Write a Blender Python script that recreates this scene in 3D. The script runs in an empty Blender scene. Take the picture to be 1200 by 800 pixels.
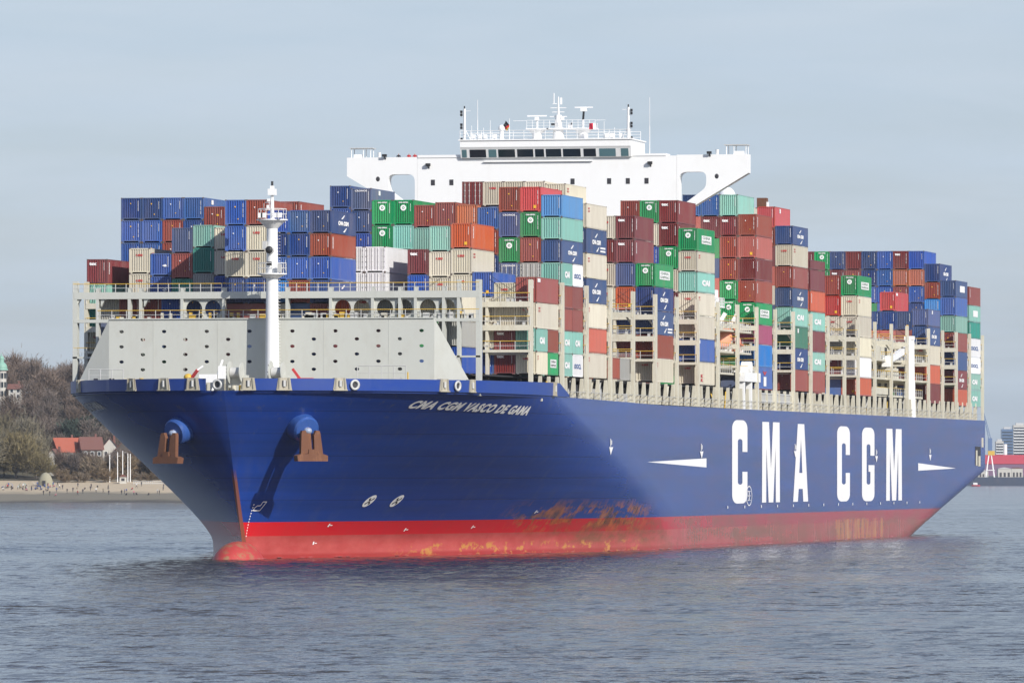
import bpy, bmesh, math, random
from math import sin, cos, pi, radians, sqrt, atan2
from mathutils import Vector, Matrix
random.seed(7)
# ------------------------------------------------------------------ scene, camera, sky, sun
# world axes: +X = port side of the ship, +Y = aft, Z up, metres; water at z = 0
sc = bpy.context.scene
COL = sc.collection
CAMX, CAMY, CAMZ, PHI = 196.577, -822.599, 9.55, math.atan(1830 / 8700)
cd = bpy.data.cameras.new('camera'); cam = bpy.data.objects.new('camera', cd); COL.objects.link(cam)
cam.location = (CAMX, CAMY, CAMZ); cam.rotation_euler = (radians(90), 0, PHI)
cd.sensor_fit = 'HORIZONTAL'; cd.sensor_width = 36; cd.lens = 261.0; cd.shift_y = 0.1275
cd.clip_start = 1.0; cd.clip_end = 60000
sc.camera = cam
SUN_AZ, SUN_EL = 50.0, 30.0           # azimuth from dead ahead (-Y) towards port (+X)
sv = Vector((cos(radians(SUN_EL)) * sin(radians(SUN_AZ)), -cos(radians(SUN_EL)) * cos(radians(SUN_AZ)), sin(radians(SUN_EL))))
W = bpy.data.worlds.new('World'); sc.world = W; W.use_nodes = True
nt = W.node_tree; nt.nodes.clear()
wo = nt.nodes.new('ShaderNodeOutputWorld'); bg = nt.nodes.new('ShaderNodeBackground'); sky = nt.nodes.new('ShaderNodeTexSky')
sky.sky_type = 'NISHITA'; sky.sun_disc = False; sky.sun_elevation = radians(SUN_EL)
sky.sun_rotation = math.atan2(sv.x, sv.y)
sky.altitude = 0; sky.air_density = 1.0; sky.dust_density = 1.0; sky.ozone_density = 2.0
hsv = nt.nodes.new('ShaderNodeHueSaturation'); hsv.inputs['Saturation'].default_value = 0.9
# thin high cloud veil: soft lighter patches in the sky
tc = nt.nodes.new('ShaderNodeTexCoord'); mp = nt.nodes.new('ShaderNodeMapping'); mp.inputs['Scale'].default_value = (7, 7, 46)
nz = nt.nodes.new('ShaderNodeTexNoise'); nz.inputs['Scale'].default_value = 3.0; nz.inputs['Detail'].default_value = 5; nz.inputs['Roughness'].default_value = 0.5
cr = nt.nodes.new('ShaderNodeMapRange'); cr.inputs[1].default_value = 0.32; cr.inputs[2].default_value = 0.72; cr.inputs[3].default_value = 0.48; cr.inputs[4].default_value = 1.0
sx = nt.nodes.new('ShaderNodeSeparateXYZ'); lo = nt.nodes.new('ShaderNodeMapRange'); lo.inputs[1].default_value = 0.05; lo.inputs[2].default_value = 0.40; lo.inputs[3].default_value = 0.92; lo.inputs[4].default_value = 0.10   # the veil thins out overhead
ml = nt.nodes.new('ShaderNodeMath'); ml.operation = 'MULTIPLY'
mx = nt.nodes.new('ShaderNodeMixRGB'); mx.inputs['Color2'].default_value = (5.05, 6.05, 7.15, 1)
L = nt.links.new
L(tc.outputs['Generated'], mp.inputs['Vector']); L(mp.outputs['Vector'], nz.inputs['Vector']); L(nz.outputs['Fac'], cr.inputs[0])
tint = nt.nodes.new('ShaderNodeMixRGB'); tint.blend_type = 'MULTIPLY'; tint.inputs['Fac'].default_value = 1; tint.inputs['Color2'].default_value = (0.90, 0.92, 1.13, 1)   # cooler, damp river air
L(sky.outputs['Color'], hsv.inputs['Color']); L(hsv.outputs['Color'], tint.inputs['Color1']); L(tint.outputs['Color'], mx.inputs['Color1']); L(tc.outputs['Generated'], sx.inputs[0]); L(sx.outputs['Z'], lo.inputs[0]); L(cr.outputs[0], ml.inputs[0]); L(lo.outputs[0], ml.inputs[1]); L(ml.outputs[0], mx.inputs['Fac'])
nz2 = nt.nodes.new('ShaderNodeTexNoise'); nz2.inputs['Scale'].default_value = 2.2; nz2.inputs['Detail'].default_value = 6; nz2.inputs['Roughness'].default_value = 0.55; nz2.inputs['Distortion'].default_value = 0.6
cr2 = nt.nodes.new('ShaderNodeMapRange'); cr2.inputs[1].default_value = 0.42; cr2.inputs[2].default_value = 0.75; cr2.inputs[3].default_value = 0.0; cr2.inputs[4].default_value = 0.55
mx2 = nt.nodes.new('ShaderNodeMixRGB'); mx2.inputs['Color2'].default_value = (5.75, 6.5, 7.35, 1)   # faint streaks of cirrus
L(mp.outputs['Vector'], nz2.inputs['Vector']); L(nz2.outputs['Fac'], cr2.inputs[0]); L(cr2.outputs[0], mx2.inputs['Fac']); L(mx.outputs['Color'], mx2.inputs['Color1'])
L(mx2.outputs['Color'], bg.inputs['Color']); L(bg.outputs['Background'], wo.inputs['Surface'])
bg.inputs['Strength'].default_value = 0.085
sd = bpy.data.lights.new('sun', 'SUN'); sd.energy = 3.8; sd.angle = radians(0.5); sd.color = (1.0, 0.955, 0.89)
so = bpy.data.objects.new('sun', sd); COL.objects.link(so); so.rotation_euler = sv.to_track_quat('Z', 'Y').to_euler(); so.location = (300, -300, 300)
sc.view_settings.view_transform = 'Standard'; sc.view_settings.look = 'None'; sc.view_settings.exposure = 0.36; sc.view_settings.gamma = 1.0
sc.cycles.volume_bounces = 0; sc.cycles.max_bounces = 6

# ------------------------------------------------------------------ helpers
class MB:
    """collects shapes into one mesh"""
    def __init__(s): s.v = []; s.f = []; s.m = []; s.sm = []
    def add(s, vs, fs, m=0, smooth=False):
        o = len(s.v); s.v += [tuple(p) for p in vs]
        for f in fs: s.f.append(tuple(i + o for i in f)); s.m.append(m); s.sm.append(smooth)
        return s
    def box(s, x0, x1, y0, y1, z0, z1, m=0):
        vs = [(x, y, z) for x in (x0, x1) for y in (y0, y1) for z in (z0, z1)]
        return s.add(vs, [(0, 1, 3, 2), (4, 6, 7, 5), (0, 4, 5, 1), (2, 3, 7, 6), (0, 2, 6, 4), (1, 5, 7, 3)], m)
    def tube(s, p0, p1, r0, r1=None, n=8, m=0, cap=True, smooth=True):
        r1 = r0 if r1 is None else r1
        p0, p1 = Vector(p0), Vector(p1); d = (p1 - p0)
        if d.length < 1e-6: return s
        d.normalize(); a = d.orthogonal().normalized(); b = d.cross(a)
        vs = []
        for p, r in ((p0, r0), (p1, r1)):
            for i in range(n):
                t = 2 * pi * i / n; vs.append(p + a * r * cos(t) + b * r * sin(t))
        s.add(vs, [(i, (i + 1) % n, n + (i + 1) % n, n + i) for i in range(n)], m, smooth)
        if cap: s.add(vs[:n], [tuple(range(n))[::-1]], m); s.add(vs[n:], [tuple(range(n))], m)
        return s
    def beam(s, p0, p1, w, h, m=0):
        """square bar between two points"""
        p0, p1 = Vector(p0), Vector(p1); d = (p1 - p0).normalized()
        up = Vector((0, 0, 1)) if abs(d.z) < 0.9 else Vector((0, 1, 0))
        a = d.cross(up).normalized(); b = a.cross(d)
        vs = [p + a * w * i / 2 + b * h * j / 2 for p in (p0, p1) for i, j in ((-1, -1), (1, -1), (1, 1), (-1, 1))]
        return s.add(vs, [(3, 2, 1, 0), (4, 5, 6, 7), (0, 1, 5, 4), (1, 2, 6, 5), (2, 3, 7, 6), (3, 0, 4, 7)], m)
    def ball(s, c, rx, ry, rz, n=14, k=9, m=0):
        vs = []; fs = []
        for j in range(k + 1):
            t = pi * j / k
            for i in range(n): vs.append((c[0] + rx * sin(t) * cos(2 * pi * i / n), c[1] + ry * sin(t) * sin(2 * pi * i / n), c[2] + rz * cos(t)))
        for j in range(k):
            for i in range(n): fs.append((j * n + i, (j + 1) * n + i, (j + 1) * n + (i + 1) % n, j * n + (i + 1) % n))
        return s.add(vs, fs, m, True)
    def prism(s, pts, axis, a, b, m=0):
        """polygon pts in the plane normal to axis, from a to b (convex or simple ngon)"""
        def P(p, t):
            return {'x': (t, p[0], p[1]), 'y': (p[0], t, p[1]), 'z': (p[0], p[1], t)}[axis]
        n = len(pts); vs = [P(p, a) for p in pts] + [P(p, b) for p in pts]
        s.add(vs, [tuple(range(n))[::-1], tuple(range(n, 2 * n))] + [(i, (i + 1) % n, n + (i + 1) % n, n + i) for i in range(n)], m)
        return s
    def grid(s, rows, m=0, smooth=True, flip=False):
        nr, ncol = len(rows), len(rows[0]); vs = [p for r in rows for p in r]; fs = []
        for j in range(nr - 1):
            for i in range(ncol - 1):
                q = (j * ncol + i, j * ncol + i + 1, (j + 1) * ncol + i + 1, (j + 1) * ncol + i)
                fs.append(q[::-1] if flip else q)
        return s.add(vs, fs, m, smooth)
    def mesh_from(s, verts, faces, M, m=0):
        return s.add([M @ Vector(v) for v in verts], faces, m)
    def mesh(s, name, mats, fix=True):
        me = bpy.data.meshes.new(name); me.from_pydata(s.v, [], s.f)
        for x in mats: me.materials.append(x)
        me.polygons.foreach_set('material_index', s.m); me.polygons.foreach_set('use_smooth', s.sm)
        me.validate()
        if fix:
            bm = bmesh.new(); bm.from_mesh(me); bmesh.ops.recalc_face_normals(bm, faces=bm.faces); bm.to_mesh(me); bm.free()
        me.update(); return me
    def build(s, name, mats, parent=None, loc=(0, 0, 0), fix=True):
        if not isinstance(mats, (list, tuple)): mats = [mats]
        return link(name, s.mesh(name, mats, fix), parent, loc)
def link(name, me, parent=None, loc=(0, 0, 0)):
    o = bpy.data.objects.new(name, me); COL.objects.link(o); o.location = loc
    if parent: o.parent = parent
    return o
def tag(o, label=None, cat=None, group=None, kind=None):
    if label: o['label'] = label
    if cat: o['category'] = cat
    if group: o['group'] = group
    if kind: o['kind'] = kind
    return o
def empty(name, loc=(0, 0, 0), rz=0):
    o = bpy.data.objects.new(name, None); COL.objects.link(o); o.location = loc; o.rotation_euler = (0, 0, rz); o.empty_display_size = 0.3
    return o
def kids(o): return [c for c in COL.objects if c.parent == o]
def copy_tree(o, loc=None, rz=None, parent=None, children=None):
    c = o.copy(); COL.objects.link(c)
    if loc is not None: c.location = loc
    if rz is not None: c.rotation_euler = (0, 0, rz)
    if parent is not None: c.parent = parent
    for ch in (children if children is not None else list(o.children)):
        copy_tree(ch, parent=c)
    return c

# ------------------------------------------------------------------ materials
def S(r, g, b):
    f = lambda c: (c / 255 / 12.92) if c / 255 <= 0.04045 else ((c / 255 + 0.055) / 1.055) ** 2.4
    return (f(r), f(g), f(b))
class N:
    def __init__(s, name):
        s.mat = bpy.data.materials.new(name); s.mat.use_nodes = True; s.t = s.mat.node_tree; s.t.nodes.clear()
        s.out = s.t.nodes.new('ShaderNodeOutputMaterial'); s.b = s.t.nodes.new('ShaderNodeBsdfPrincipled')
        s.t.links.new(s.b.outputs[0], s.out.inputs[0])
    def n(s, typ, **kw):
        x = s.t.nodes.new(typ)
        for k, v in kw.items(): setattr(x, k, v)
        return x
    def l(s, a, b): s.t.links.new(a, b)
    def val(s, x, sock):
        if isinstance(x, (int, float)): sock.default_value = x
        elif isinstance(x, tuple): sock.default_value = (x[0], x[1], x[2], 1) if len(sock.default_value) == 4 else x
        else: s.l(x, sock)
    def math(s, op, a, b=0.0, c=None, clamp=False):
        x = s.n('ShaderNodeMath', operation=op, use_clamp=clamp); s.val(a, x.inputs[0]); s.val(b, x.inputs[1])
        if c is not None: s.val(c, x.inputs[2])
        return x.outputs[0]
    def mix(s, f, a, b, mode='MIX'):
        x = s.n('ShaderNodeMixRGB', blend_type=mode); s.val(f, x.inputs[0]); s.val(a, x.inputs[1]); s.val(b, x.inputs[2]); return x.outputs[0]
    def ramp(s, x, a, b, lo=0.0, hi=1.0):
        r = s.n('ShaderNodeMapRange'); s.val(x, r.inputs[0]); s.val(a, r.inputs[1]); s.val(b, r.inputs[2]); s.val(lo, r.inputs[3]); s.val(hi, r.inputs[4]); return r.outputs[0]
    def obj(s, scale=(1, 1, 1), space='Object'):
        t = s.n('ShaderNodeTexCoord'); m = s.n('ShaderNodeMapping'); m.inputs['Scale'].default_value = scale; s.l(t.outputs[space], m.inputs['Vector']); return m.outputs['Vector']
    def pos(s, scale=(1, 1, 1)):
        t = s.n('ShaderNodeNewGeometry'); m = s.n('ShaderNodeMapping'); m.inputs['Scale'].default_value = scale; s.l(t.outputs['Position'], m.inputs['Vector']); return m.outputs['Vector']
    def noise(s, vec, scale=1.0, detail=4.0, rough=0.55):
        x = s.n('ShaderNodeTexNoise'); x.inputs['Scale'].default_value = scale; x.inputs['Detail'].default_value = detail; x.inputs['Roughness'].default_value = rough
        s.l(vec, x.inputs['Vector']); return x.outputs['Fac']
    def sep(s, vec):
        x = s.n('ShaderNodeSeparateXYZ'); s.l(vec, x.inputs[0]); return x.outputs
    def rand(s): return s.n('ShaderNodeObjectInfo').outputs['Random']
    def base(s, c): s.val(c, s.b.inputs['Base Color'])
    def rough(s, r): s.val(r, s.b.inputs['Roughness'])
    def bump(s, h, strength=0.3, dist=0.1):
        x = s.n('ShaderNodeBump'); x.inputs['Strength'].default_value = strength; x.inputs['Distance'].default_value = dist; s.l(h, x.inputs['Height']); s.l(x.outputs[0], s.b.inputs['Normal'])
def paint(name, rgb, rough=0.45, dirt=0.35, dirtcol=(0.16, 0.10, 0.06), scale=0.35, metallic=0.0, pos=True):
    n = N(name); v = n.pos((1, 1, 0.35)) if pos else n.obj((1, 1, 0.35))
    a = n.noise(v, scale, 5, 0.6); b = n.noise(v, scale * 7, 3, 0.6)
    k = n.ramp(n.math('ADD', n.math('MULTIPLY', a, 0.6), n.math('MULTIPLY', b, 0.4)), 0.5, 0.78, 0, dirt)
    n.base(n.mix(k, rgb, dirtcol)); n.rough(rough); n.b.inputs['Metallic'].default_value = metallic
    return n.mat
M = {}
M['white'] = paint('white_paint', (0.86, 0.86, 0.84), 0.4, 0.14, (0.5, 0.45, 0.36))
M['beige'] = paint('beige_paint', (0.60, 0.57, 0.46), 0.55, 0.55, (0.30, 0.20, 0.10), 0.6)
M['grey'] = paint('pale_grey_paint', (0.52, 0.53, 0.48), 0.5, 0.34, (0.36, 0.33, 0.27), 0.25)
M['deckgrey'] = paint('deck_paint', (0.16, 0.15, 0.13), 0.7, 0.4)
M['dark'] = paint('dark_recess', (0.035, 0.035, 0.04), 0.6, 0.2)
M['yellow'] = paint('yellow_rail_paint', (0.62, 0.40, 0.05), 0.5, 0.2)
M['galv'] = paint('galvanised_steel', (0.52, 0.52, 0.50), 0.45, 0.2, metallic=0.0)
M['red'] = paint('red_fitting_paint', (0.55, 0.05, 0.05), 0.5, 0.2)
M['orange'] = paint('lifeboat_orange', (0.78, 0.20, 0.06), 0.4, 0.15)
M['pale_orange'] = paint('faded_orange', (0.80, 0.33, 0.20), 0.45, 0.15)
M['rust'] = paint('rusty_iron', (0.14, 0.058, 0.03), 0.9, 0.8, (0.27, 0.125, 0.06), 0.9)
M['lightblue'] = paint('pod_blue', (0.028, 0.085, 0.30), 0.3, 0.15, (0.2, 0.25, 0.4))
M['swivel'] = paint('swivel_paint', (0.30, 0.36, 0.48), 0.4, 0.3)
M['fair'] = paint('fairlead_paint', (0.40, 0.37, 0.29), 0.6, 0.6, (0.22, 0.14, 0.08), 0.9)
M['black'] = paint('black_fitting', (0.02, 0.02, 0.02), 0.5, 0.1)
M['mark'] = paint('white_marking', (0.87, 0.86, 0.84), 0.5, 0.12, (0.45, 0.42, 0.40), 0.5)
g = N('window_glass'); g.base((0.012, 0.02, 0.028)); g.rough(0.06); M['glass'] = g.mat
g = N('pale_window_glass'); g.base((0.10, 0.19, 0.21)); g.rough(0.08); M['glass_pale'] = g.mat

# ------------------------------------------------------------------ water, far land
def shp(r, d, z=0.0):      # ground frame of the banks: r metres right of, d metres along the line of view from the camera
    return (CAMX + r * cos(PHI) - d * sin(PHI), CAMY + r * sin(PHI) + d * cos(PHI), z)
n = N('river_water')
v = n.pos(); geo = n.sep(v)
# rotate the ripple pattern to lie along the river
mpn = n.n('ShaderNodeMapping'); mpn.inputs['Rotation'].default_value = (0, 0, -PHI + radians(6)); n.l(v, mpn.inputs['Vector']); vv = mpn.outputs['Vector']
def stretch(vec, s):
    m = n.n('ShaderNodeMapping'); m.inputs['Scale'].default_value = s; n.l(vec, m.inputs['Vector']); return m.outputs['Vector']
h1 = n.noise(stretch(vv, (0.30, 0.16, 1)), 1.0, 3, 0.6)
h2 = n.noise(stretch(vv, (1.1, 0.55, 1)), 1.0, 3, 0.6)
big = n.noise(stretch(vv, (0.012, 0.010, 1)), 1.0, 3, 0.55)
band = n.noise(stretch(vv, (0.006, 0.035, 1)), 1.0, 3, 0.5)
amp = n.ramp(n.math('ADD', n.math('MULTIPLY', big, 0.5), n.math('MULTIPLY', band, 0.5)), 0.36, 0.66, 0.35, 1.35)
hh = n.math('MULTIPLY', n.math('ADD', n.math('MULTIPLY', h1, 0.9), n.math('MULTIPLY', h2, 0.36)), amp)
n.bump(hh, 1.0, 1.0); n.base((0.048, 0.045, 0.040)); n.rough(0.12); n.b.inputs['IOR'].default_value = 1.33
M['water'] = n.mat
import numpy as np
def water_mesh():
    """one sheet to the horizon; wind chop is real relief where the ripples are large enough to see"""
    rg = np.random.default_rng(12)
    dd = np.concatenate([[-600, -100, 120, 240], np.arange(300, 560, 0.45), np.arange(560, 640, 0.62), np.arange(640, 1000, 1.0), np.arange(1000, 1900, 1.8), np.arange(1900, 2600, 4.0), np.geomspace(2610, 15500, 50)])
    rr = np.concatenate([[-9000, -4000, -1500, -600, -400, -250], np.arange(-190, -90, 1.8), np.arange(-90, 90, 0.75), np.arange(90, 190.1, 1.8), [250, 400, 600, 1500, 4000, 9000]])
    D_, R_ = np.meshgrid(dd, rr, indexing='ij'); z = np.zeros_like(D_); sl = 0.0
    for i in range(70):
        lam = 1.0 * (4.6 / 1.0) ** rg.random(); a = np.radians(rg.normal(72, 34)); kx, ky = 2 * np.pi / lam * np.cos(a), 2 * np.pi / lam * np.sin(a)
        A = lam ** 0.85 * rg.uniform(.5, 1.2); sl += (A * 2 * np.pi / lam) ** 2 / 2; z += A * np.sin(kx * R_ + ky * D_ + rg.uniform(0, 6.28))
    z *= WAVE_SLOPE / np.sqrt(sl)
    gust = np.zeros_like(D_)
    for i in range(14):
        lam = rg.uniform(35, 220); a = np.radians(rg.normal(80, 22)); gust += np.sin(2 * np.pi / lam * (np.cos(a) * R_ * 0.8 + np.sin(a) * D_) + rg.uniform(0, 6.28))
    z *= 1.0 + 0.14 * np.clip(gust / 2.0, -1.9, 2.2)
    z *= np.clip((D_ - 296) / 12, 0, 1) * np.clip((2600 - D_) / 400, 0, 1) * np.clip((190 - np.abs(R_)) / 20, 0, 1)
    X_ = CAMX + R_ * cos(PHI) - D_ * sin(PHI); Y2 = CAMY + R_ * sin(PHI) + D_ * cos(PHI)
    co = np.stack([X_, Y2, z], -1).reshape(-1, 3); nd, nr = D_.shape
    i, j = np.meshgrid(np.arange(nd - 1), np.arange(nr - 1), indexing='ij'); q = np.stack([i * nr + j, i * nr + j + 1, (i + 1) * nr + j + 1, (i + 1) * nr + j], -1).reshape(-1, 4)
    me = bpy.data.meshes.new('river_water'); me.vertices.add(len(co)); me.vertices.foreach_set('co', co.ravel()); me.loops.add(q.size); me.loops.foreach_set('vertex_index', q.ravel().astype(np.int32))
    me.polygons.add(len(q)); me.polygons.foreach_set('loop_start', np.arange(0, q.size, 4, dtype=np.int32)); me.polygons.foreach_set('loop_total', np.full(len(q), 4, dtype=np.int32)); me.polygons.foreach_set('use_smooth', np.ones(len(q), dtype=bool))
    me.update(calc_edges=True); me.validate(); me.materials.append(M['water']); return me
WAVE_SLOPE = 0.092
tag(link('river_water', water_mesh()), kind='structure')

# ------------------------------------------------------------------ ship hull
def stem(z): return -32 - (z - 2) * 0.5 if z > 2 else -32 + (2 - z) * 0.2
def flare(z): return (min(1, max(0, (z - 1.5) / 16.7))) ** 1.4     # near-vertical at the waterline, flaring out to the deck
def hlen(z): return 112 - 62 * flare(z)
def hb(Y, z):
    """half breadth of the hull at station Y and height z"""
    t = flare(z); nn = 1.5 + 0.7 * t; m = 1 + t
    u = (Y - stem(z)) / hlen(z)
    if u <= 0: return 0.0
    b = 27.0 if u >= 1 else 27 * (1 - (1 - u) ** nn) ** (1 / m)
    zk = (Y - 270) * 10.2 / 79
    if zk > 0 and z < zk: b = b * max(0.05, 1 - ((zk - z) / 9.0) ** 1.5)
    return b
def sheer(Y): return 17.75 + 0.65 * max(0, min(1, (70 - Y) / 100)) ** 0.8
def hz(Y, z): return z if z < 4 else 4 + (z - 4) * (sheer(Y) - 4) / 14.2
def hull_pt(Y, z, side=1, off=0.0):
    p = Vector((side * hb(Y, z), Y, hz(Y, z)))
    if off:
        e = 0.2
        a = Vector((side * hb(Y + e, z), Y + e, hz(Y + e, z))) - Vector((side * hb(Y - e, z), Y - e, hz(Y - e, z)))
        c = Vector((side * hb(Y, z + e), Y, hz(Y, z + e))) - Vector((side * hb(Y, z - e), Y, hz(Y, z - e)))
        nn = a.cross(c).normalized()
        if nn.x * side < 0: nn = -nn
        p = p + nn * off
    return p
n = N('hull_paint')
v = n.obj(); xyz = n.sep(v); Y_, Z_ = xyz['Y'], xyz['Z']
wob = n.noise(n.obj((0.4, 0.25, 0.6)), 1.0, 5, 0.6)
streak = n.noise(n.obj((0.5, 0.5, 0.03)), 1.0, 4, 0.6)
plates = n.noise(n.obj((0.03, 0.03, 0.45)), 1.0, 3, 0.5)
blue = n.mix(n.ramp(plates, 0.3, 0.7), (0.0075, 0.040, 0.23), (0.011, 0.054, 0.30))
blue = n.mix(n.ramp(streak, 0.52, 0.74, 0, 0.30), blue, (0.06, 0.085, 0.19))
seam = n.math('FRACT', n.math('MULTIPLY', n.math('ADD', Z_, 0.9), 0.41)); blue = n.mix(n.ramp(seam, 0.0, 0.05, 0.7, 0.0), blue, (0.006, 0.018, 0.08))
vs_ = n.math('FRACT', n.math('MULTIPLY', Y_, 0.082)); blue = n.mix(n.math('MULTIPLY', n.ramp(vs_, 0.0, 0.02, 0.30, 0.0), n.ramp(Y_, 40, 70)), blue, (0.006, 0.018, 0.08))
grime = n.noise(n.obj((0.012, 0.012, 0.42)), 1.0, 6, 0.62); blue = n.mix(n.ramp(grime, 0.42, 0.75, 0, 0.6), blue, (0.010, 0.026, 0.10))
runs = n.noise(n.obj((1.1, 1.1, 0.045)), 1.0, 5, 0.7); blue = n.mix(n.math('MULTIPLY', n.ramp(runs, 0.60, 0.72, 0, 0.5), n.ramp(Z_, 9, 17)), blue, (0.09, 0.10, 0.13))
fa = n.ramp(Y_, 15, 60, 0, 0.20)                                   # paints in the brighter light and sheen of the long flat side
blue = n.mix(fa, blue, (0.032, 0.070, 0.19))
scuff = n.noise(n.obj((0.05, 0.05, 1.6)), 1.0, 6, 0.7)
blue = n.mix(n.math('MULTIPLY', n.ramp(scuff, 0.56, 0.72, 0, 0.45), n.ramp(Z_, 5, 12, 1, 0.25)), blue, (0.03, 0.06, 0.14))
red1 = n.mix(n.ramp(streak, 0.5, 0.75, 0, 0.35), (0.60, 0.011, 0.018), (0.42, 0.03, 0.03))
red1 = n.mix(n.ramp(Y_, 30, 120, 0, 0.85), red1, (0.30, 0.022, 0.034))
red2 = n.mix(n.ramp(wob, 0.35, 0.7), (0.49, 0.085, 0.074), (0.40, 0.048, 0.044))
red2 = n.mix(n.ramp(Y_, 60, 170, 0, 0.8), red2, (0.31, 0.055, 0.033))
edge = n.math('ADD', Z_, n.math('MULTIPLY', n.math('SUBTRACT', wob, 0.5), 0.25))
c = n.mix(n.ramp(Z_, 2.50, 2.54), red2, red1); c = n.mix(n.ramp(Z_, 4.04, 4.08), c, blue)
wet = n.ramp(edge, 0.35, 0.62, 1, 0); c = n.mix(n.math('MULTIPLY', wet, 0.75), c, (0.33, 0.018, 0.016))
def around(x, a, b, soft):     # 1 inside [a, b], fading over soft
    return n.math('MULTIPLY', n.ramp(x, a - soft, a), n.ramp(x, b, b + soft, 1, 0))
rn = n.noise(n.obj((0.05, 0.13, 0.5)), 1.0, 7, 0.66)
rag = n.noise(n.obj((0.6, 1.3, 0.35)), 1.0, 6, 0.75)
rm = n.math('MULTIPLY', n.ramp(n.math('ADD', n.math('MULTIPLY', rn, 0.65), n.math('MULTIPLY', rag, 0.35)), 0.485, 0.535), n.math('MULTIPLY', around(Y_, 28, 60, 10), around(Z_, 3.4, 5.2, 1.3)))
rn2 = n.noise(n.obj((0.07, 0.07, 0.5)), 1.0, 6, 0.7)
rm2 = n.math('MULTIPLY', n.ramp(n.math('ADD', n.math('MULTIPLY', rn2, 0.6), n.math('MULTIPLY', rag, 0.4)), 0.47, 0.55), n.math('MULTIPLY', n.ramp(Y_, 25, 110, 0.1, 1), n.ramp(Z_, 2.2, 4.4, 1, 0.15)))
rn3 = n.noise(n.obj((0.5, 0.5, 0.5)), 1.0, 6, 0.7)
rm3 = n.math('MULTIPLY', n.ramp(n.noise(n.obj((0.1, 0.5, 0.9)), 1.0, 6, 0.7), 0.54, 0.60), n.math('MULTIPLY', around(Y_, 5, 60, 8), around(Z_, 0.3, 1.2, 0.4)))
rm4 = n.math('MULTIPLY', n.ramp(n.noise(n.obj((0.3, 0.3, 0.15)), 1.0, 6, 0.65), 0.40, 0.62), n.math('MULTIPLY', around(Y_, 205, 245, 2), around(Z_, 0.3, 2.8, 0.3)))
c = n.mix(n.math('MULTIPLY', rm2, 0.8), c, (0.22, 0.068, 0.026))
ol = n.math('MULTIPLY', n.ramp(n.noise(n.obj((0.10, 0.10, 0.35)), 1.0, 6, 0.7), 0.46, 0.62), n.math('MULTIPLY', around(Y_, 45, 150, 20), around(Z_, 1.4, 3.6, 0.6))); c = n.mix(n.math('MULTIPLY', ol, 0.6), c, (0.13, 0.085, 0.035))
X_ = n.math('ABSOLUTE', xyz['X']); sr_ = n.math('MULTIPLY', n.math('LESS_THAN', X_, 0.28), n.math('MULTIPLY', n.math('LESS_THAN', Y_, -20.0), n.ramp(Z_, 8.5, 10, 1, 0))); c = n.mix(n.math('MULTIPLY', sr_, 0.9), c, (0.20, 0.07, 0.035))
c = n.mix(n.math('MULTIPLY', rm, 0.78), c, n.mix(n.ramp(rn3, 0.4, 0.6), (0.10, 0.055, 0.025), (0.46, 0.155, 0.03)))
c = n.mix(n.math('MULTIPLY', rm3, 0.8), c, (0.52, 0.25, 0.05)); c = n.mix(n.math('MULTIPLY', rm4, 0.75), c, (0.50, 0.22, 0.055))
grey = n.math('MULTIPLY', n.ramp(n.noise(n.obj((0.9, 0.9, 0.06)), 1.0, 4, 0.6), 0.62, 0.68, 0, 0.6), n.math('MULTIPLY', n.ramp(Y_, 90, 130), n.ramp(Z_, 0.8, 3.6, 1, 0)))
c = n.mix(grey, c, (0.42, 0.30, 0.27))
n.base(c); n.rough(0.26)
pl = n.noise(n.obj((0.10, 0.10, 0.18)), 1.0, 2, 0.5); M['hull'] = n.mat

ship = empty('container_ship', (0, 0, 0))
tag(ship, 'huge blue container ship with a red waterline, loaded with coloured containers', 'ship')
mb = MB()
zs = [-4, -2, -0.7, 0, 0.7, 1.4, 2.0, 2.5, 3.2, 4.05] + [4.05 + (18.2 - 4.05) * i / 22 for i in range(1, 23)]
ss = [(i / 46) ** 1.8 for i in range(47)]
for side in (1, -1):
    rows = []
    for z in zs:
        y0, l = stem(z), hlen(z); row = []
        for s in ss:
            Y = y0 + s * l; row.append((side * hb(Y, z), Y, hz(Y, z)))
        ye = y0 + l
        for i in range(1, 41):
            Y = ye + (349.5 - ye) * (1 - (1 - i / 40) ** 1.3); row.append((side * hb(Y, z), Y, hz(Y, z)))
        rows.append(row)
    mb.grid(rows, 0, True, flip=(side < 0))
tr = [[(-hb(349.5, z), 349.5, hz(349.5, z)), (hb(349.5, z), 349.5, hz(349.5, z))] for z in zs]
mb.grid(tr, 0, False)
mb.build('hull', M['hull'], ship, fix=False)
mb = MB(); mb.ball((0, -33.6, -1.3), 2.9, 5.6, 3.3, 22, 14)
n = N('bulb_paint'); k = n.noise(n.obj(), 0.9, 6, 0.7)
n.base(n.mix(n.ramp(k, 0.5, 0.62, 0, 0.85), (0.44, 0.05, 0.045), (0.30, 0.19, 0.09))); n.rough(0.5)
mb.build('bulbous_bow', n.mat, ship)
# decks
mb = MB(); ys = [-40 + 55 * (i / 40) ** 2 for i in range(1, 41)]
top = [(hb(y, 18.2) - 0.05, y) for y in ys]
pts = top + [(26.9, 349.4), (-26.9, 349.4)] + [(-x, y) for x, y in reversed(top)]
mb.add([(x, y, sheer(y) - 0.25) for x, y in pts], [tuple(range(len(pts)))])
mb.build('deck', M['deckgrey'], ship)
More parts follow.
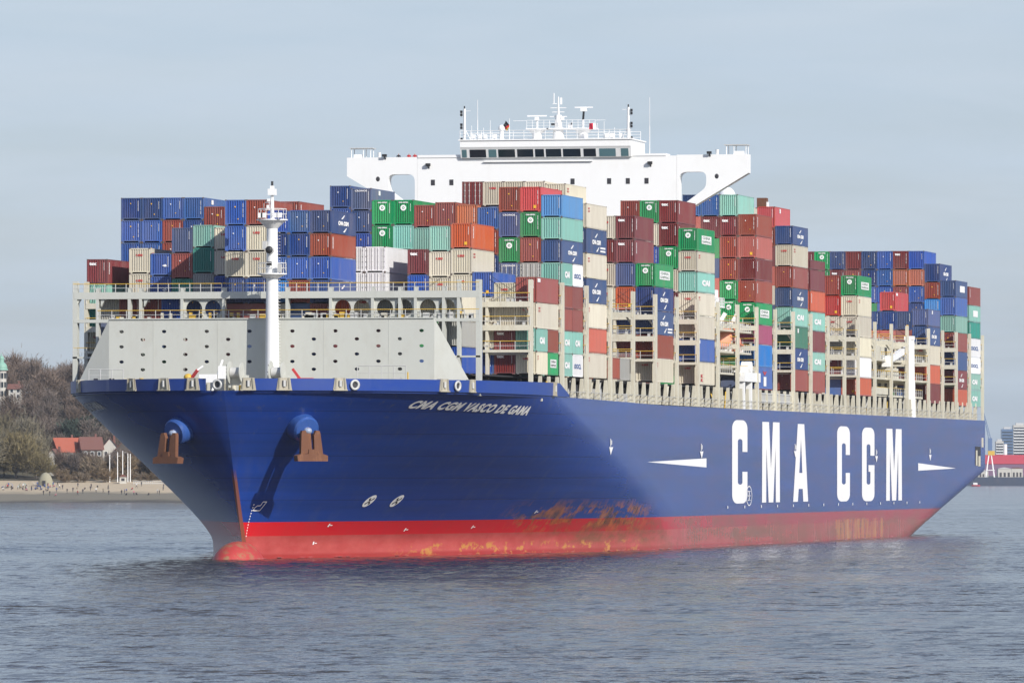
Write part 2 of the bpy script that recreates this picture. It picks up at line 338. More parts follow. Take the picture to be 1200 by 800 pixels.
# bulwark round the bow with a knuckle line at its foot
n = N('bulwark_paint'); k = n.noise(n.obj((0.3, 0.3, 0.8)), 1.0, 5, 0.6)
n.base(n.mix(n.ramp(k, 0.4, 0.75, 0, 0.5), (0.012, 0.048, 0.26), (0.035, 0.07, 0.21))); n.rough(0.4); M['bulwark'] = n.mat
mb = MB()
bys = [-39.95 + 55 * (i / 70) ** 2.4 for i in range(71)]
for side in (1, -1):
    o_ = []
    for y in bys:
        b = hb(y, 18.2); zt = 19.72 if y < 9.5 else 19.72 - (y - 9.5) * 0.24
        o_.append([(side * (b + 0.12), y - 0.12 * (b < 15), sheer(y) + 0.02), (side * (b + 0.16), y - 0.16 * (b < 15), max(zt, sheer(y) + 0.1)), (side * max(0, b - 0.12), y + 0.14, max(zt, sheer(y) + 0.1)), (side * max(0, b - 0.12), y + 0.14, sheer(y) - 0.2)])
    mb.grid(o_, 0, False)
bul = mb.build('bulwark', M['bulwark'], ship)
def bow_at(x=None, y=None, side=1):
    """point and outward heading on the bow rail, given |x| or y"""
    if x is not None:
        lo, hi = -40.0, 10.0
        for _ in range(50):
            mid = (lo + hi) / 2
            if hb(mid, 18.2) < abs(x): lo = mid
            else: hi = mid
        y = lo; px_ = x
    else: px_ = side * hb(y, 18.2)
    s = 1 if px_ >= 0 else -1; e = 0.05
    tx, ty = hb(y + e, 18.2) - hb(max(y - e, -39.999), 18.2), 2 * e
    nx, ny = s * ty, -tx
    l = sqrt(nx * nx + ny * ny); return Vector((px_, y, 0)), Vector((nx / l, ny / l, 0))
fl = []
for arg in (dict(y=-24.0, side=-1), dict(x=-11.3), dict(x=-7.0), dict(x=-3.5), dict(x=2.7), dict(x=6.4), dict(x=11.8), dict(y=-23.5), dict(y=-18.5), dict(y=6.5)):
    p, d = bow_at(**arg)
    a = Vector((-d.y, d.x, 0)); z0, z1 = sheer(p.y) + 0.05, 19.80
    w0, w1 = (0.85, 0.65) if arg.get('y', -30) < -19 else (0.62, 0.5)
    mb = MB()
    F_ = lambda u, z, o: p + a * u + d * o + Vector((0, 0, z))
    q = [F_(-w0, z0, 0.24), F_(w0, z0, 0.24), F_(w1, z1, 0.26), F_(-w1, z1, 0.26)]
    b_ = [F_(-w0, z0, -0.3), F_(w0, z0, -0.3), F_(w1, z1, -0.3), F_(-w1, z1, -0.3)]
    mb.add(q + b_, [(0, 1, 2, 3), (0, 4, 5, 1), (1, 5, 6, 2), (2, 6, 7, 3), (3, 7, 4, 0)])
    for u in (-w0 * 0.72, w0 * 0.72): mb.beam(F_(u, z0, 0.30), F_(u * 0.8, z1, 0.32), 0.14, 0.14)
    mb.beam(F_(-w0, z0 + 0.02, 0.3), F_(w0, z0 + 0.02, 0.3), 0.16, 0.1)
    fo = mb.build('fairlead', M['fair'], ship)
    m2 = MB(); zc = (z0 + z1) / 2 + 0.05; m2.tube(F_(0, zc - 0.34, 0.27), F_(0, zc + 0.34, 0.27), 0.17, n=8, m=0); m2.beam(F_(-0.25, zc, 0.262), F_(0.25, zc, 0.262), 0.03, 0.6, 1)
    m2.build('roller', [M['galv'], M['dark']], fo)
for arg in (dict(x=-0.6), dict(x=13.1), dict(y=-21.4)):
    p, d = bow_at(**arg); a = Vector((-d.y, d.x, 0)); mb = MB(); c = p + Vector((0, 0, 19.05))
    vs = []
    for r, o in ((0.36, 0.24), (0.55, 0.22), (0.60, 0.42), (0.36, 0.44)):
        vs.append([c + a * r * cos(t) + Vector((0, 0, r * sin(t))) + d * o for t in [2 * pi * i / 20 for i in range(21)]])
    mb.grid(vs + [vs[0]], 0); fo = mb.build('panama_lead', M['galv'], ship)
    m2 = MB(); m2.add([c + a * 0.37 * cos(t) + Vector((0, 0, 0.37 * sin(t))) + d * 0.25 for t in [2 * pi * i / 20 for i in range(20)]], [tuple(range(20))]); m2.build('opening', M['dark'], fo)

# thin broken foam where the bulb and the forefoot cut the water
mb = MB(); fr = random.Random(8)
def foam_run(pts, w0, keep):
    for (x0, y0), (x1, y1) in zip(pts, pts[1:]):
        if fr.random() > keep: continue
        d = Vector((x1 - x0, y1 - y0, 0)); nrm = Vector((d.y, -d.x, 0)).normalized(); a, b = w0 * fr.uniform(.2, 1), w0 * fr.uniform(.2, 1); o = fr.uniform(-.05, .25)
        p, q = Vector((x0, y0, 0.16)) + nrm * o, Vector((x1, y1, 0.16)) + nrm * o
        mb.add([p, q, q + nrm * b, p + nrm * a], [(0, 1, 2, 3)])
foam_run([(2.75 * sin(t), -33.6 - 5.3 * cos(t)) for t in [-1.5 + 3.0 * i / 60 for i in range(61)]], 0.55, 0.85)
foam_run([(hb(y, 0) + 0.05, y) for y in [-30 + i * 0.8 for i in range(150)]], 0.45, 0.30)
foam_run([(27.1, y) for y in [90 + i * 1.5 for i in range(120)]], 0.6, 0.18)
foam_run([(-hb(y, 0) - 0.05, y) for y in [10 - i * 0.8 for i in range(50)]], -0.5, 0.3)
n = N('foam'); n.base((0.62, 0.62, 0.60)); n.rough(0.9); tag(mb.build('bow_foam', n.mat), kind='stuff')

# ------------------------------------------------------------------ lettering tools
_T = {}
def text_mesh(s, bold=0.02):
    if (s, bold) in _T: return _T[(s, bold)]
    cu = bpy.data.curves.new('t', 'FONT'); cu.body = s; cu.size = 1; cu.offset = bold; cu.resolution_u = 3; cu.space_character = 1.12 if len(s) > 15 else 1.0
    o = bpy.data.objects.new('t', cu); COL.objects.link(o)
    bpy.context.view_layer.update()
    dg = bpy.context.evaluated_depsgraph_get(); me = bpy.data.meshes.new_from_object(o.evaluated_get(dg))
    vs = [tuple(v.co) for v in me.vertices]; fs = [tuple(p.vertices) for p in me.polygons]
    bpy.data.objects.remove(o); bpy.data.curves.remove(cu); bpy.data.meshes.remove(me)
    x0, x1 = min(v[0] for v in vs), max(v[0] for v in vs); y0, y1 = min(v[1] for v in vs), max(v[1] for v in vs)
    vs = [((v[0] - x0) / (x1 - x0), (v[1] - y0) / (y1 - y0)) for v in vs]
    _T[(s, bold)] = (vs, fs, (x1 - x0) / (y1 - y0)); return _T[(s, bold)]
def poly_mesh(loops):
    cu = bpy.data.curves.new('t', 'CURVE'); cu.dimensions = '2D'; cu.fill_mode = 'BOTH'
    for lp in loops:
        sp = cu.splines.new('POLY'); sp.points.add(len(lp) - 1); sp.use_cyclic_u = True
        for i, p in enumerate(lp): sp.points[i].co = (p[0], p[1], 0, 1)
    o = bpy.data.objects.new('t', cu); COL.objects.link(o); bpy.context.view_layer.update()
    me = bpy.data.meshes.new_from_object(o.evaluated_get(bpy.context.evaluated_depsgraph_get()))
    vs = [tuple(v.co)[:2] for v in me.vertices]; fs = [tuple(p.vertices) for p in me.polygons]
    bpy.data.objects.remove(o); bpy.data.curves.remove(cu); bpy.data.meshes.remove(me); return vs, fs
def C_outline(g=False):
    # tall narrow C (or G), unit box, with rounded shoulders
    def arc(cx, cy, rx, ry, a0, a1, k=7): return [(cx + rx * cos(radians(a0 + (a1 - a0) * i / k)), cy + ry * sin(radians(a0 + (a1 - a0) * i / k))) for i in range(k + 1)]
    pts = [(1.0, 0.62), (1.0, 0.86)] + arc(0.68, 0.90, 0.32, 0.10, 0, 90) + arc(0.32, 0.90, 0.32, 0.10, 90, 180)
    pts += arc(0.32, 0.10, 0.32, 0.10, 180, 270) + arc(0.68, 0.10, 0.32, 0.10, 270, 360)
    if not g: pts += [(1.0, 0.38), (0.67, 0.38)]
    else: pts += [(1.0, 0.49), (0.52, 0.49), (0.52, 0.40), (0.67, 0.40)]
    pts += arc(0.52, 0.255, 0.15, 0.03, 0, -90, 4) + arc(0.52, 0.255, 0.15, 0.03, -90, -180, 4)
    pts += arc(0.52, 0.745, 0.15, 0.03, 180, 90, 4) + arc(0.52, 0.745, 0.15, 0.03, 90, 0, 4) + [(0.67, 0.62)]
    return [pts]
LET = {'C': C_outline(), 'G': C_outline(True),
       'M': [[(0, 0), (0.02, 1), (.39, 1), (.5, .42), (.61, 1), (.98, 1), (1, 0), (.77, 0), (.755, .68), (.63, 0), (.37, 0), (.245, .68), (.23, 0)]],
       'A': [[(0, 0), (.31, 1), (.74, 1), (1, 0), (.68, 0), (.635, .165), (.37, .165), (.31, 0)], [(.405, .37), (.61, .37), (.525, .80)]]}
XS = 27.025
for ch, y0, y1, z0, z1 in (('C', 121.6, 132.9, 5.5, 16.3), ('M', 143.9, 157.8, 5.55, 16.2), ('A', 168.3, 180.4, 5.55, 16.1), ('C', 204.8, 215.9, 5.45, 16.0), ('G', 226.6, 237.9, 5.4, 15.95), ('M', 248.7, 263.6, 5.4, 15.9)):
    vs, fs = poly_mesh(LET[ch]); mb = MB(); mb.add([(XS, y0 + (y1 - y0) * a, z0 + (z1 - z0) * b) for a, b in vs], fs); mb.build('hull_letter', M['mark'], ship)
mb = MB(); mb.add([(XS, 63.5, 10.79), (XS, 103.2, 10.16), (XS, 103.2, 11.31)], [(0, 1, 2)]); mb.build('hull_wedge', M['mark'], ship)
mb = MB(); mb.add([(XS, 279.4, 9.78), (XS, 317.6, 10.15), (XS, 279.4, 10.91)], [(0, 1, 2)])
mb.build('hull_wedge', M['mark'], ship)
# small marks: tug push points, draught marks, load line, thruster signs, bulb sign
mb = MB()
def on_hull(f, y0, z0, w, h, vs, fs, m=0, off=0.06, side=1):
    f.add([hull_pt(y0 + w * a, z0 + h * b, side, off) for a, b in vs], fs, m)
for y, z in ((99.7, 11.5), (40.4, 11.7), (170.0, 11.75), (239.6, 11.2), (291.2, 11.5)):
    on_hull(mb, y - 1.2, z, 2.4, 0.95, [(0, 1), (.5, 0), (1, 1)], [(0, 1, 2)]); on_hull(mb, y - .5, z + 1.05, 1.0, 0.9, [(0, 0), (.35, 0), (.35, 1), (0, 1), (.6, .2), (1, .2), (1, .8), (.6, .8)], [(0, 1, 2, 3), (4, 5, 6, 7)])
def ringm(y, z, ry, rz, t, k=24, m=0):
    vs = []
    for i in range(k):
        c, s = cos(2 * pi * i / k), sin(2 * pi * i / k); vs += [(c * ry, s * rz), (c * (ry - t * 2), s * (rz - t))]
    on_hull(mb, y, z, 1, 1, vs, [(2 * i, 2 * ((i + 1) % k), 2 * ((i + 1) % k) + 1, 2 * i + 1) for i in range(k)], m)
ringm(134.0, 6.55, 2.2, 1.35, 0.13)
for a in (5.9, 6.5, 7.1): on_hull(mb, 133.0, a, 2, 0.12, [(0, 0), (1, 0), (1, 1), (0, 1)], [(0, 1, 2, 3)])
on_hull(mb, 133.8, 5.9, 0.5, 1.3, [(0, 0), (1, 0), (1, 1), (0, 1)], [(0, 1, 2, 3)])
for y, z in ((-13.4, 6.35), (-8.1, 6.35)):
    vs = [(0.80 * cos(2 * pi * i / 24), 0.66 * sin(2 * pi * i / 24)) for i in range(24)]
    on_hull(mb, y, z, 1, 1, [(0, 0)] + vs, [(0, 1 + i, 1 + (i + 1) % 24) for i in range(24)])
    for a in (45, 135, 225, 315):
        ca, sa = cos(radians(a)), sin(radians(a))
        on_hull(mb, y, z, 1, 1, [(0.05 * ca - .07 * sa, 0.05 * sa + .05 * ca), (.58 * ca - .13 * sa, .46 * sa + .11 * ca), (.58 * ca + .13 * sa, .46 * sa - .11 * ca), (0.05 * ca + .07 * sa, .05 * sa - .05 * ca)], [(0, 1, 2, 3)], 1, 0.09)
for i in range(12):
    z = 2.5 + i * 0.31
    on_hull(mb, -31.55 - (z - 2.5) * 0.16, z, 0.13, 0.13, [(0, 0), (1, 0), (1, 1), (0, 1)], [(0, 1, 2, 3)])
sym = [(0, 0), (1, 0), (1.35, 1), (.8, 1), (.72, .55), (.25, .55), (0.02, .3)]
for (a0, b0), (a1, b1) in zip(sym, sym[1:] + sym[:1]):
    l = math.hypot(a1 - a0, b1 - b0) or 1; nx, ny = -(b1 - b0) / l * 0.05, (a1 - a0) / l * 0.05
    on_hull(mb, -31.75, 5.35, 0.95, 0.95, [(a0 - nx, b0 - ny), (a1 - nx, b1 - ny), (a1 + nx, b1 + ny), (a0 + nx, b0 + ny)], [(0, 1, 2, 3)], 0, 0.07)
for y, z in ((-17.3, 3.5), (-1, 2.9), (14, 3.1), (-18.5, 1.5), (27, 4.8)): on_hull(mb, y, z, 0.8, 0.35, [(0, 0), (.3, 0), (.3, 1), (0, 1), (.45, .35), (1, .35), (1, .6), (.45, .6)], [(0, 1, 2, 3), (4, 5, 6, 7)])
for i in range(14): on_hull(mb, 118.0 + i * 12.5, 4.9, 0.5, 0.35, [(0, 0), (1, 0), (1, 1), (0, 1)], [(0, 1, 2, 3)])
mb.build('hull_marks', [M['mark'], M['black']], ship, fix=False)
vs, fs, _ = text_mesh('CMA CGM VASCO DE GAMA', 0.05)
for side in (1, -1):
    mb = MB()
    # letters keep a fixed height on the plating; their spacing follows the arc of the bow
    arcs = [(-29.0, 0.0)]; y = -29.0
    while y < 4:
        a, b = hull_pt(y, 16.9, 1), hull_pt(y + 0.1, 16.9, 1); arcs.append((y + 0.1, arcs[-1][1] + (b - a).length)); y += 0.1
    A0 = next(l for yy, l in arcs if yy >= -25.7); A1 = next(l for yy, l in arcs if yy >= 0.2)
    def y_of(l):
        for (ya, la), (yb, lb) in zip(arcs, arcs[1:]):
            if lb >= l: return ya + (yb - ya) * (l - la) / max(1e-6, lb - la)
        return arcs[-1][0]
    p = []
    for a, b in vs:
        aa = a if side > 0 else 1 - a
        yy = y_of(A0 + (A1 - A0) * aa)
        p.append(hull_pt(yy, 15.95 + 0.50 * (1 - aa) + (0.85 + 0.18 * aa) * b, side, 0.05))
    mb.add(p, fs); mb.build('ship_name', M['mark'], ship, fix=False)

# ------------------------------------------------------------------ bow: wave breaker, mast, deck gear, anchors
def ell(cx, cz, rx, rz, k=14): return [(cx + rx * cos(2 * pi * i / k), cz + rz * sin(2 * pi * i / k)) for i in range(k)]
def plate(f, loops, y, t, m=0):
    """flat plate with holes in the XZ plane at y, thickness t aft, with rims"""
    vs, fs = poly_mesh(loops)
    f.add([(a, y, b) for a, b in vs], fs, m); f.add([(a, y + t, b) for a, b in vs], fs, m)
    for lp in loops:
        k = len(lp); f.add([(a, y, b) for a, b in lp] + [(a, y + t, b) for a, b in lp], [(i, (i + 1) % k, k + (i + 1) % k, k + i) for i in range(k)], m)
mb = MB(); loops = [[(-18.65, 18.0), (18.65, 18.0), (18.65, 26.6), (-18.65, 26.6)]]
for i in range(15):
    x = -17.2 + i * 2.457
    if abs(x) < 0.3: continue
    for z in ((25.25, 23.56, 21.87) if i % 2 == 0 else (24.35, 22.68, 21.0)): loops.append(ell(x, z, 0.27, 0.185))
plate(mb, loops, -18.6, 0.14)
for s in (-1, 1):
    a, b, c = (s * 18.652, -18.6, 26.6), (s * 18.652, -18.6, 18.0), (s * 23.15, -17.35, 18.3)
    q = [Vector(p) for p in (a, b, c)]; q2 = [p - Vector((s * 0.04, -0.14, 0)) for p in q]
    mb.add(q + q2, [(0, 1, 2), (5, 4, 3), (0, 2, 5, 3)])
for x in (-13.5, -6.1, 6.1, 13.5): mb.box(x - 0.02, x + 0.02, -18.625, -18.6, 18.0, 26.6)
mb.box(-18.65, 18.65, -18.75, -18.6, 26.6, 26.72)
mb.build('wave_breaker', M['grey'], ship)

def rail(f, p0, p1, h=1.05, step=1.7, m_post=0, m_top=1, r=0.045, mid=2):
    p0, p1 = Vector(p0), Vector(p1); l = (p1 - p0).length; k = max(1, round(l / step))
    for i in range(k + 1):
        p = p0 + (p1 - p0) * i / k; f.tube(p, p + Vector((0, 0, h)), r, n=5, m=m_post, cap=False)
    f.tube(p0 + Vector((0, 0, h)), p1 + Vector((0, 0, h)), r * 0.95, n=5, m=m_top, cap=False)
    for j in range(1, mid + 1): f.tube(p0 + Vector((0, 0, h * j / (mid + 1))), p1 + Vector((0, 0, h * j / (mid + 1))), r * 0.8, n=4, m=m_post, cap=False)

mx, my = 0.62, -20.5
mb = MB(); mb.tube((mx, my, 18.1), (mx, my, 37.0), 0.82, 0.60, 20); mb.tube((mx, my, 36.6), (mx, my, 37.5), 0.62, 1.55, 20); mb.tube((mx, my, 37.5), (mx, my, 37.62), 1.75, 1.75, 20)
mb.tube((mx, my, 37.6), (mx, my, 41.0), 0.24, 0.16, 10)
fm = mb.build('foremast', M['white'], ship)
mb = MB(); mb.tube((mx, my, 31.1), (mx, my, 31.5), 0.8, 1.5, 18); mb.tube((mx, my, 31.5), (mx, my, 31.62), 1.65, 1.65, 18)
lower = mb; upper = MB()
for k, z in ((14, 31.62), (14, 37.62)):
    mb = lower if z < 35 else upper
    for i in range(k):
        t0, t1 = 2 * pi * i / k, 2 * pi * (i + 1) / k; p = (mx + 1.6 * cos(t0), my + 1.6 * sin(t0), z); q = (mx + 1.6 * cos(t1), my + 1.6 * sin(t1), z)
        rail(mb, p, q, 1.15, 9, 0, 0, 0.035, 1)
lower.build('mast_platform', M['white'], fm); upper.build('mast_platform', M['white'], fm)
mb = MB(); mb.box(mx - 0.42, mx + 0.42, my - 0.4, my + 0.4, 40.3, 41.0); mb.box(mx - 0.2, mx + 0.2, my - 0.2, my + 0.2, 41.0, 41.35); mb.tube((mx, my, 41.3), (mx, my, 41.85), 0.13, n=8, m=1)
for sx in (-0.95, -0.6, 0.75, 1.2): mb.box(mx + sx - 0.26, mx + sx + 0.26, my - 1.75, my - 1.35, 37.75, 38.3)
mb.box(mx - 0.55, mx - 0.35, my - 0.4, my, 38.8, 39.2); mb.box(mx - 0.5, mx - 0.25, my - 0.4, my, 39.6, 39.9); mb.beam((mx - 0.8, my, 39.5), (mx, my, 39.5), 0.1, 0.1)
mb.build('mast_lights', [M['white'], M['black']], fm)
mb = MB(); mb.tube((mx - 0.05, my - 1.25, 34.2), (mx - 0.05, my - 0.6, 34.2), 0.42, 0.46, 14); mb.ball((mx - 0.05, my - 1.25, 34.2), 0.42, 0.25, 0.42, 14, 8, 1); mb.tube((mx - 0.35, my - 1.1, 32.7), (mx + 0.2, my - 1.1, 32.7), 0.22, n=8, m=1)
mb.box(mx - 0.9, mx - 0.5, my - 0.9, my - 0.4, 34.3, 35.2); mb.box(mx + 0.9, mx + 1.3, my - 1.3, my - 0.7, 31.7, 32.6)
mb.build('searchlight', [M['galv'], M['black']], fm)
mb = MB()
for z in [19 + 0.35 * i for i in range(50)]: mb.beam((mx + 0.85, my - 0.3, z), (mx + 0.85, my + 0.3, z), 0.04, 0.04)
mb.build('mast_ladder', M['white'], fm)
# mooring gear on the foredeck
def drum(x, y, z):
    f = MB(); f.tube((x - 0.15, y, z), (x - 0.05, y, z), 1.25, 1.25, 28); f.tube((x + 1.2, y, z), (x + 1.3, y, z), 1.1, 1.1, 28); f.tube((x, y, z), (x + 1.2, y, z), 0.55, 0.55, 16, 1)
    for i in range(8):
        t = 2 * pi * i / 8; f.beam((x - 0.2, y, z), (x - 0.2, y + 1.15 * cos(t), z + 1.15 * sin(t)), 0.1, 0.12, 2)
    f.box(x - 0.6, x + 1.7, y + 0.3, y + 1.6, z - 1.4, z - 0.3, 0)
    return f
for x, y in ((-2.4, -27.5), (2.3, -27.5)): drum(x, y, 20.55).build('mooring_winch', [M['grey'], M['galv'], M['dark']], ship)
mb = MB(); mb.tube((-6.4, -30, 18.2), (-6.4, -30, 19.5), 0.3, 0.3, 10, 1); mb.beam((-6.4, -30, 19.6), (-5.4, -30.4, 20.8), 0.30, 0.28, 0); mb.beam((-5.5, -30.4, 20.7), (-4.8, -30.4, 21.2), 0.2, 0.2, 2); mb.ball((-6.6, -30, 20.0), 0.5, 0.5, 0.4, 10, 6, 3)
mb.build('deck_crane', [M['red'], M['galv'], M['white'], M['yellow']], ship)
mb = MB(); mb.beam((5.0, -29, 20.9), (5.9, -29, 19.7), 0.28, 0.26, 0); mb.tube((6.2, -29, 18.2), (6.2, -29, 19.8), 0.35, n=10, m=1); mb.box(5.6, 7.3, -29.4, -28.6, 19.5, 19.9, 0)
mb.build('deck_crane', [M['red'], M['galv']], ship)
mb = MB(); mb.beam((-3.6, -31, 18.4), (-2.5, -30.6, 21.9), 0.2, 0.22); mb.box(-5.0, -3.0, -31.4, -30.4, 19.4, 20.3); mb.box(-2.9, -2.2, -31.2, -30.4, 19.8, 21.2); mb.build('davit', M['white'], ship)
mb = MB()
rnd = random.Random(5)
for i in range(46):
    x = rnd.uniform(-17, 20); y = -19.6 - rnd.uniform(0, 8) * (1 - abs(x) / 28); h = rnd.uniform(0.9, 2.1)
    if rnd.random() < 0.5: mb.tube((x, y, 18.0), (x, y, 18.0 + h), rnd.uniform(0.12, 0.3), n=8, m=rnd.choice((0, 0, 1, 2)))
    else: mb.box(x - 0.3, x + rnd.uniform(0.2, 0.6), y, y + 0.5, 18.0, 18.0 + h, rnd.choice((0, 0, 2)))
mb.build('foredeck_fittings', [M['beige'], M['yellow'], M['galv']], ship)
mb = MB(); rail(mb, (-20.2, -21.5, 19.0), (-16.2, -21.5, 19.0), 2.0, 1.2, 0, 0, 0.05); mb.build('foredeck_rail', M['galv'], ship); mb = MB(); rail(mb, (10.8, -22.5, 19.0), (16.3, -22.5, 19.0), 2.3, 1.4, 0, 0, 0.05); mb.tube((16.5, -22.4, 18.2), (16.5, -22.4, 20.6), 0.09, n=6, m=1); mb.box(-19.7, -19.3, -21.3, -20.9, 18.2, 20.0, 2); mb.box(-17.9, -17.4, -21.3, -20.9, 18.2, 20.0, 2)
mb.build('foredeck_rail', [M['galv'], M['yellow'], M['dark']], ship)
# hawse pods and anchors
for s in (1, -1):
    mb = MB(); a, b = (Vector((5.7, -32.6, 15.4)), Vector((8.15, -35.6, 14.15))) if s > 0 else (Vector((-4.6, -32.8, 15.2)), Vector((-6.45, -36.3, 13.9))); d = (b - a).normalized()
    mb.tube(a, b, 1.85, 1.48, 24); mb.tube(b, b + d * 0.25, 1.48, 1.3, 24)
    mb.build('hawse_pod', M['lightblue'], ship)
    mb = MB(); e = b + d * 0.35; out = Vector((d.x, d.y, 0)).normalized(); tn = Vector((-out.y, out.x, 0))
    e = e + out * 0.35 + Vector((0, 0, 0.35))
    def PR(pts, o0, o1, m=0):
        k = len(pts); vs = [e + (tn * u + Vector((0, 0, z)) + out * (o - 0.12 * z)) * 0.86 for o in (o0, o1) for u, z in pts]
        mb.add(vs, [tuple(range(k)), tuple(range(k, 2 * k))[::-1]] + [(i, (i + 1) % k, k + (i + 1) % k, k + i) for i in range(k)], m)
    PR([(-2.1, -4.25), (2.1, -4.25), (2.15, -3.55), (1.6, -3.35), (0.5, -3.3), (-0.5, -3.3), (-1.6, -3.35), (-2.15, -3.55)], -0.5, 0.6)
    PR([(-1.55, -3.4), (-0.36, -3.2), (-0.42, -1.0), (-0.75, -0.35), (-1.2, -0.4), (-1.32, -0.7)], -0.1, 0.45); PR([(1.55, -3.4), (0.36, -3.2), (0.42, -1.0), (0.75, -0.35), (1.2, -0.4), (1.32, -0.7)], -0.1, 0.45)
    PR([(-0.3, -3.5), (0.3, -3.5), (0.22, 0.0), (-0.22, 0.0)], -0.55, -0.1); PR([(-0.6, -3.5), (0.6, -3.5), (0.45, -2.75), (-0.45, -2.75)], 0.2, 0.62)
    an = mb.build('anchor', M['rust'], ship)
    m2 = MB(); m2.ball(tuple(e + out * -0.35 + Vector((0, 0, -0.35))), 0.48, 0.48, 0.4, 14, 9); m2.build('anchor_swivel', M['swivel'], an)

# ------------------------------------------------------------------ lashing bridges
BAYY = {k: 14.3 * (k - 1) for k in range(0, 17)}
BAYY.update({17: 226.6, 22: 293.2, 23: 307.5, 24: 321.8, 25: 336.0})
def lash_frame(w, levels, ztop, step):
    f = MB(); r_ = MB(); rn_ = random.Random(11)
    xs = []; x = w
    while x > -w + 0.5: xs.append(x); x -= step
    xs.append(-w)
    for i, x in enumerate(xs):
        e = i in (0, len(xs) - 1); hw = 0.19 if e else 0.15
        f.box(x - hw, x + hw, -0.42, 0.42, 17.7 if not e else 17.75, ztop if e else ztop - 2.1)
        if e:
            f.box(x - hw - 0.02, x + hw + 0.02, -0.45, -0.42, 19, ztop)   # face plate of the end post
    for z in levels:
        f.box(-w, w, -0.42, 0.42, z - 0.12, z); f.box(-w, w, -0.5, -0.44, z - (0.55 if z > 24 else 0.22), z + 0.08); f.box(-w, w, 0.44, 0.5, z - 0.5, z + 0.08)
        rail(r_, (-w, -0.47, z), (w, -0.47, z), 1.05, 1.75, 0, 1, 0.05, 1)
    for i in range(len(xs) - 1):
        for z in levels[1:]:
            if rn_.random() < 0.25: f.beam((xs[i] - 0.1, 0, z - 0.2), (xs[i] - 0.8, 0, z - 1.0), 0.12, 0.16)
            if rn_.random() < 0.5: f.beam((xs[i] - 0.1, 0.1, z - 1.5), (xs[i] - 0.9, 0.1, z - 0.4), 0.14, 0.2)
            for q in range(3):
                a = xs[i + 1] + rn_.uniform(0.4, step - 0.6); r_.box(a, a + rn_.uniform(0.15, 0.5), -0.38, 0.2, z, z + rn_.uniform(0.2, 0.75), rn_.choice((0, 0, 1, 2)))
    for i in range(len(xs) - 1):   # lashing rods crossing up to the containers
        if i % 2 == 0:
            a, b = xs[i + 1] + 0.4, xs[i] - 0.4; z = levels[-1]
            r_.tube((a, 0.5, z + 0.1), (b, 0.75, z + 2.9), 0.03, n=4, m=2, cap=False); r_.tube((b, 0.5, z + 0.1), (a, 0.75, z + 2.9), 0.03, n=4, m=2, cap=False)
    return f, r_
f, r_ = lash_frame(26.65, (23.3, 26.1, 28.75), 31.3, 5.02)
l0 = f.build('lashing_bridge', M['beige'], ship, (0, BAYY[2] - 1.05, 0)); r_.build('handrail', [M['galv'], M['yellow'], M['dark']], l0)
f, r_ = lash_frame(25.95, (23.3, 26.1, 28.75), 31.3, 5.02)   # the deck is a little narrower here
l1 = f.build('lashing_bridge', M['beige'], ship, (0, BAYY[1] - 1.05, 0)); r_.build('handrail', [M['galv'], M['yellow'], M['dark']], l1)
for y in [BAYY[k] - 1.05 for k in range(3, 17)] + [225.5, 240.6, 256.0, 271.0, 292.1, 306.4, 320.7, 334.9, 349.1]:
    copy_tree(l0, (0, y, 0))
# front bridge above the wave breaker: perforated panels between posts
mb = MB(); yb = -15.9
for x in (-23.2, -20.6, -16.9, -15.6, -10.8, -6.0, 1.3, 6.3, 11.1, 14.2, 16.0, 19.2, 20.9, 23.15):
    e = abs(x) > 23; h = 30.95 if e or x in (20.9,) else 30.2
    mb.box(x - (0.26 if e else 0.16), x + (0.26 if e else 0.16), yb - 0.5, yb + 0.5, 18.0, h)
mb.box(-23.3, 23.3, yb - 0.52, yb - 0.40, 28.95, 29.72); mb.box(-23.3, 23.3, yb - 0.40, -14.42, 29.52, 29.62); mb.box(-23.3, 23.3, yb - 0.52, yb + 0.52, 26.3, 26.66); mb.box(-23.5, -18.7, yb - 0.5, yb + 0.5, 22.3, 22.5); mb.box(18.8, 23.4, yb - 0.5, yb + 0.5, 22.3, 22.5)
for x0, x1 in ((-10.65, -6.15), (6.45, 10.95), (11.25, 15.85), (16.15, 20.75)):
    a, b = x0 + (x1 - x0) * 0.26, x0 + (x1 - x0) * 0.74
    plate(mb, [[(x0, 26.66), (x1, 26.66), (x1, 28.95), (x0, 28.95)], ell(a, 27.8, 0.93, 0.98, 22), ell(b, 27.8, 0.93, 0.98, 22)], yb - 0.1, 0.12)
for x in (-23.3, -20.4, -15.4): mb.prism([(x + 0.16, 28.95), (x + 0.16, 28.1), (x + 0.7, 28.95)], 'y', yb - 0.3, yb + 0.3)
fb = mb.build('front_lashing_bridge', M['grey'], ship)
r_ = MB(); rail(r_, (-23.4, yb - 0.48, 29.72), (23.3, yb - 0.48, 29.72), 0.92, 1.22, 0, 1, 0.05, 1); rail(r_, (-20.6, yb - 0.48, 26.66), (23.3, yb - 0.48, 26.66), 1.0, 1.7, 0, 1, 0.05, 1)
rail(r_, (-23.4, yb - 0.48, 22.5), (-18.8, yb - 0.48, 22.5), 1.0, 1.5, 0, 1, 0.04, 1)
rn_ = random.Random(3)
for i in range(60):
    x = rn_.uniform(-20, 23); r_.box(x, x + rn_.uniform(0.2, 0.7), yb - 0.3, yb + 0.2, 26.67, 26.67 + rn_.uniform(0.25, 0.8), rn_.choice((0, 0, 2, 1)))
r_.build('handrail', [M['galv'], M['yellow'], M['beige']], fb)

